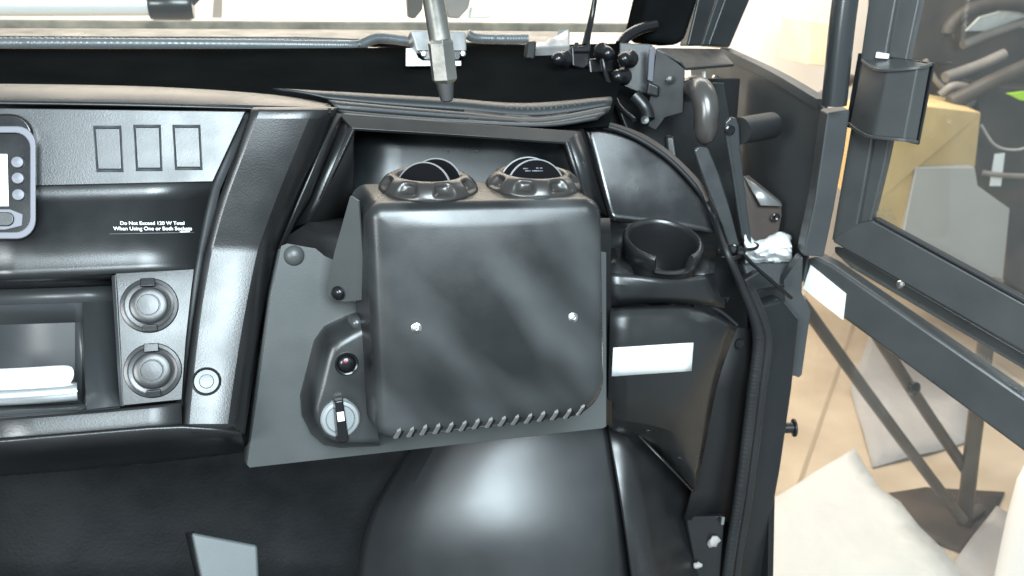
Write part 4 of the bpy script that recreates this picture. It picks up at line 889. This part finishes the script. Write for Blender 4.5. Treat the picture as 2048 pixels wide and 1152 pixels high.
lathe('stand_knob', [(0.0001, 0), (0.018, 0), (0.018, 0.012), (0.012, 0.016), (0.0001, 0.016)], instand(1824, 776, -0.01), (0.2, -1, 0.2), BLACK, stn, seg=18)
# white bucket at the right edge
bk = Uz(2065, 1120, 0.0); bk = U(2085, 1130, 1.35)
tag(lathe('white_bucket', [(0.0001, -0.25), (0.080, -0.25), (0.092, -0.04), (0.098, 0.10), (0.098, 0.20), (0.090, 0.245), (0.06, 0.262), (0.0001, 0.267)], bk, (0, 0, 1), WHITE, seg=40, sharp=60), 'rounded white container cut off by the right edge of the picture', 'container')
# boxes and clutter
def boxat(name, pts, depth, m, label, cat, group=None, bevel=0.004):
    return tag(slab(name, pts, depth, m, bevel=bevel, vec=Vector((depth * 0.45, depth, 0))), label, cat, group)
boxat('cardboard_box', [(1742, 250, 2.55), (1838, 210, 2.6), (1962, 225, 2.7), (1950, 335, 2.7), (1832, 335, 2.6), (1800, 480, 2.45), (1722, 430, 2.5)], 0.5, CARD, 'cardboard box seen through the door glass', 'box')
boxat('grey_board', [(1832, 335, 2.58), (1950, 335, 2.62), (1956, 372, 2.6), (2020, 418, 2.6), (2005, 570, 2.5), (1985, 640, 2.45), (1800, 500, 2.4)], 0.06, BOARD, 'grey board leaning before the cardboard box', 'board')
boxat('dark_cabinet', [(1960, 170, 2.9), (2200, 190, 2.9), (2200, 760, 2.75), (2010, 640, 2.7), (2018, 420, 2.75), (1950, 360, 2.8)], 0.6, MESS, 'dark brown cabinet at the right edge behind the door glass', 'cabinet')
tag(slab('white_label', [(1990, 308, 2.70), (2010, 306, 2.70), (2002, 372, 2.70), (1980, 372, 2.70)], 0.003, WHITE, bevel=0), 'upright white label on the dark cabinet', 'label')
boxat('dark_shelf', [(1775, -80, 3.1), (2200, -80, 3.1), (2200, 230, 3.1), (1770, 260, 3.1)], 0.3, MESS, 'dark brown shelf full of clutter behind the door glass', 'shelf')
tag(tube('pale_bar', [(1890, 155, 2.95), (1960, 130, 2.95), (2008, 108, 2.95)], 0.022, MESS2, n=6), 'pale grey bar lying slanted across the dark clutter', 'bar')
tag(tube('pale_bar', [(1925, 90, 3.0), (2000, 60, 3.0), (2120, 20, 3.0)], 0.018, MESS2, n=6), 'brown slanted bar above the pale bar', 'bar')
tyre = [U(2010 + 115 * math.cos(a), 75 + 68 * math.sin(a), 2.98) for a in [math.pi * (1.0 + k / 24) for k in range(25)]]
tag(obj('hose_arc', sweep_bm(tyre, circ(0.028, 12)), MESS, sharp=60), 'dark curved hose arching at the top right corner', 'hose')
tag(slab('bright_panel', [(1932, 62, 3.02), (1960, 34, 3.02), (2010, 20, 3.02), (2110, 26, 3.02), (2110, 48, 3.02), (1990, 62, 3.02)], 0.01, CLOTH, bevel=0.002), 'bright white panel inside the arched hose', 'panel')
tag(slab('neon_marker', [(2014, 187, 2.75), (2080, 180, 2.75), (2080, 206, 2.75), (2040, 200, 2.75)], 0.01, NEON, bevel=0.001), 'bright yellow-green pointed marker at the right edge', 'marker')
tag(tube('floor_tube', [(1700, 160, 2.6), (1620, 210, 2.3), (1560, 260, 2.0)], 0.02, BROWN, n=8), 'brown tube slanting behind the round black post', 'tube')

# small clutter on and around the dark shelf
random.seed(21)
cl_items = [
 ('coiled_hose', 'dark coiled hose end low on the shelf behind the door glass', 'hose', [(1880, 190, 2.92), (1905, 172, 2.90), (1935, 176, 2.90), (1950, 196, 2.92), (1930, 214, 2.92)], 0.016, MESS2),
 ('bent_rod', 'thin bent rod across the dark shelf above the cardboard box', 'rod', [(1850, 120, 2.95), (1875, 165, 2.93), (1915, 195, 2.92)], 0.010, MESS2),
 ('brown_pipe', 'brown pipe sloping down to the right edge beside the yellow-green marker', 'pipe', [(1900, 205, 2.88), (1980, 165, 2.86), (2080, 120, 2.85)], 0.030, BROWN),
 ('hanging_string', 'thin pale string hanging on the dark cabinet', 'string', [(1962, 250, 2.72), (1990, 290, 2.70), (2030, 300, 2.70), (2070, 290, 2.70)], 0.005, CLOTH2),
 ('grey_bar', 'grey bar below the white label on the cabinet', 'bar', [(1965, 345, 2.69), (2000, 350, 2.66), (2048, 352, 2.66), (2090, 350, 2.68)], 0.010, MESS2)]
for nm, lb_, ct, pts, r, m_ in cl_items:
    tag(tube(nm, pts, r, m_, n=24, seg=10), lb_, ct)

# faint print on the front blade of the right vent
for bl in [o_ for o_ in bpy.data.objects if o_.name.startswith('vent_blade')][2:3]:
    pb = bvh_of(bl)
    for (x0, x1, y0, y1) in ((1046, 1056, 336, 338.5), (1072, 1078, 335, 337.5), (1080, 1085, 335, 337.5), (1050, 1062, 340.5, 343), (1064, 1086, 340.5, 343)):
        decal('print_mark', pb, [(x0, y0), (x1, y0), (x1, y1), (x0, y1)], GREY, bl, lift=0.0004, thick=0.0002, nx=1, ny=1)
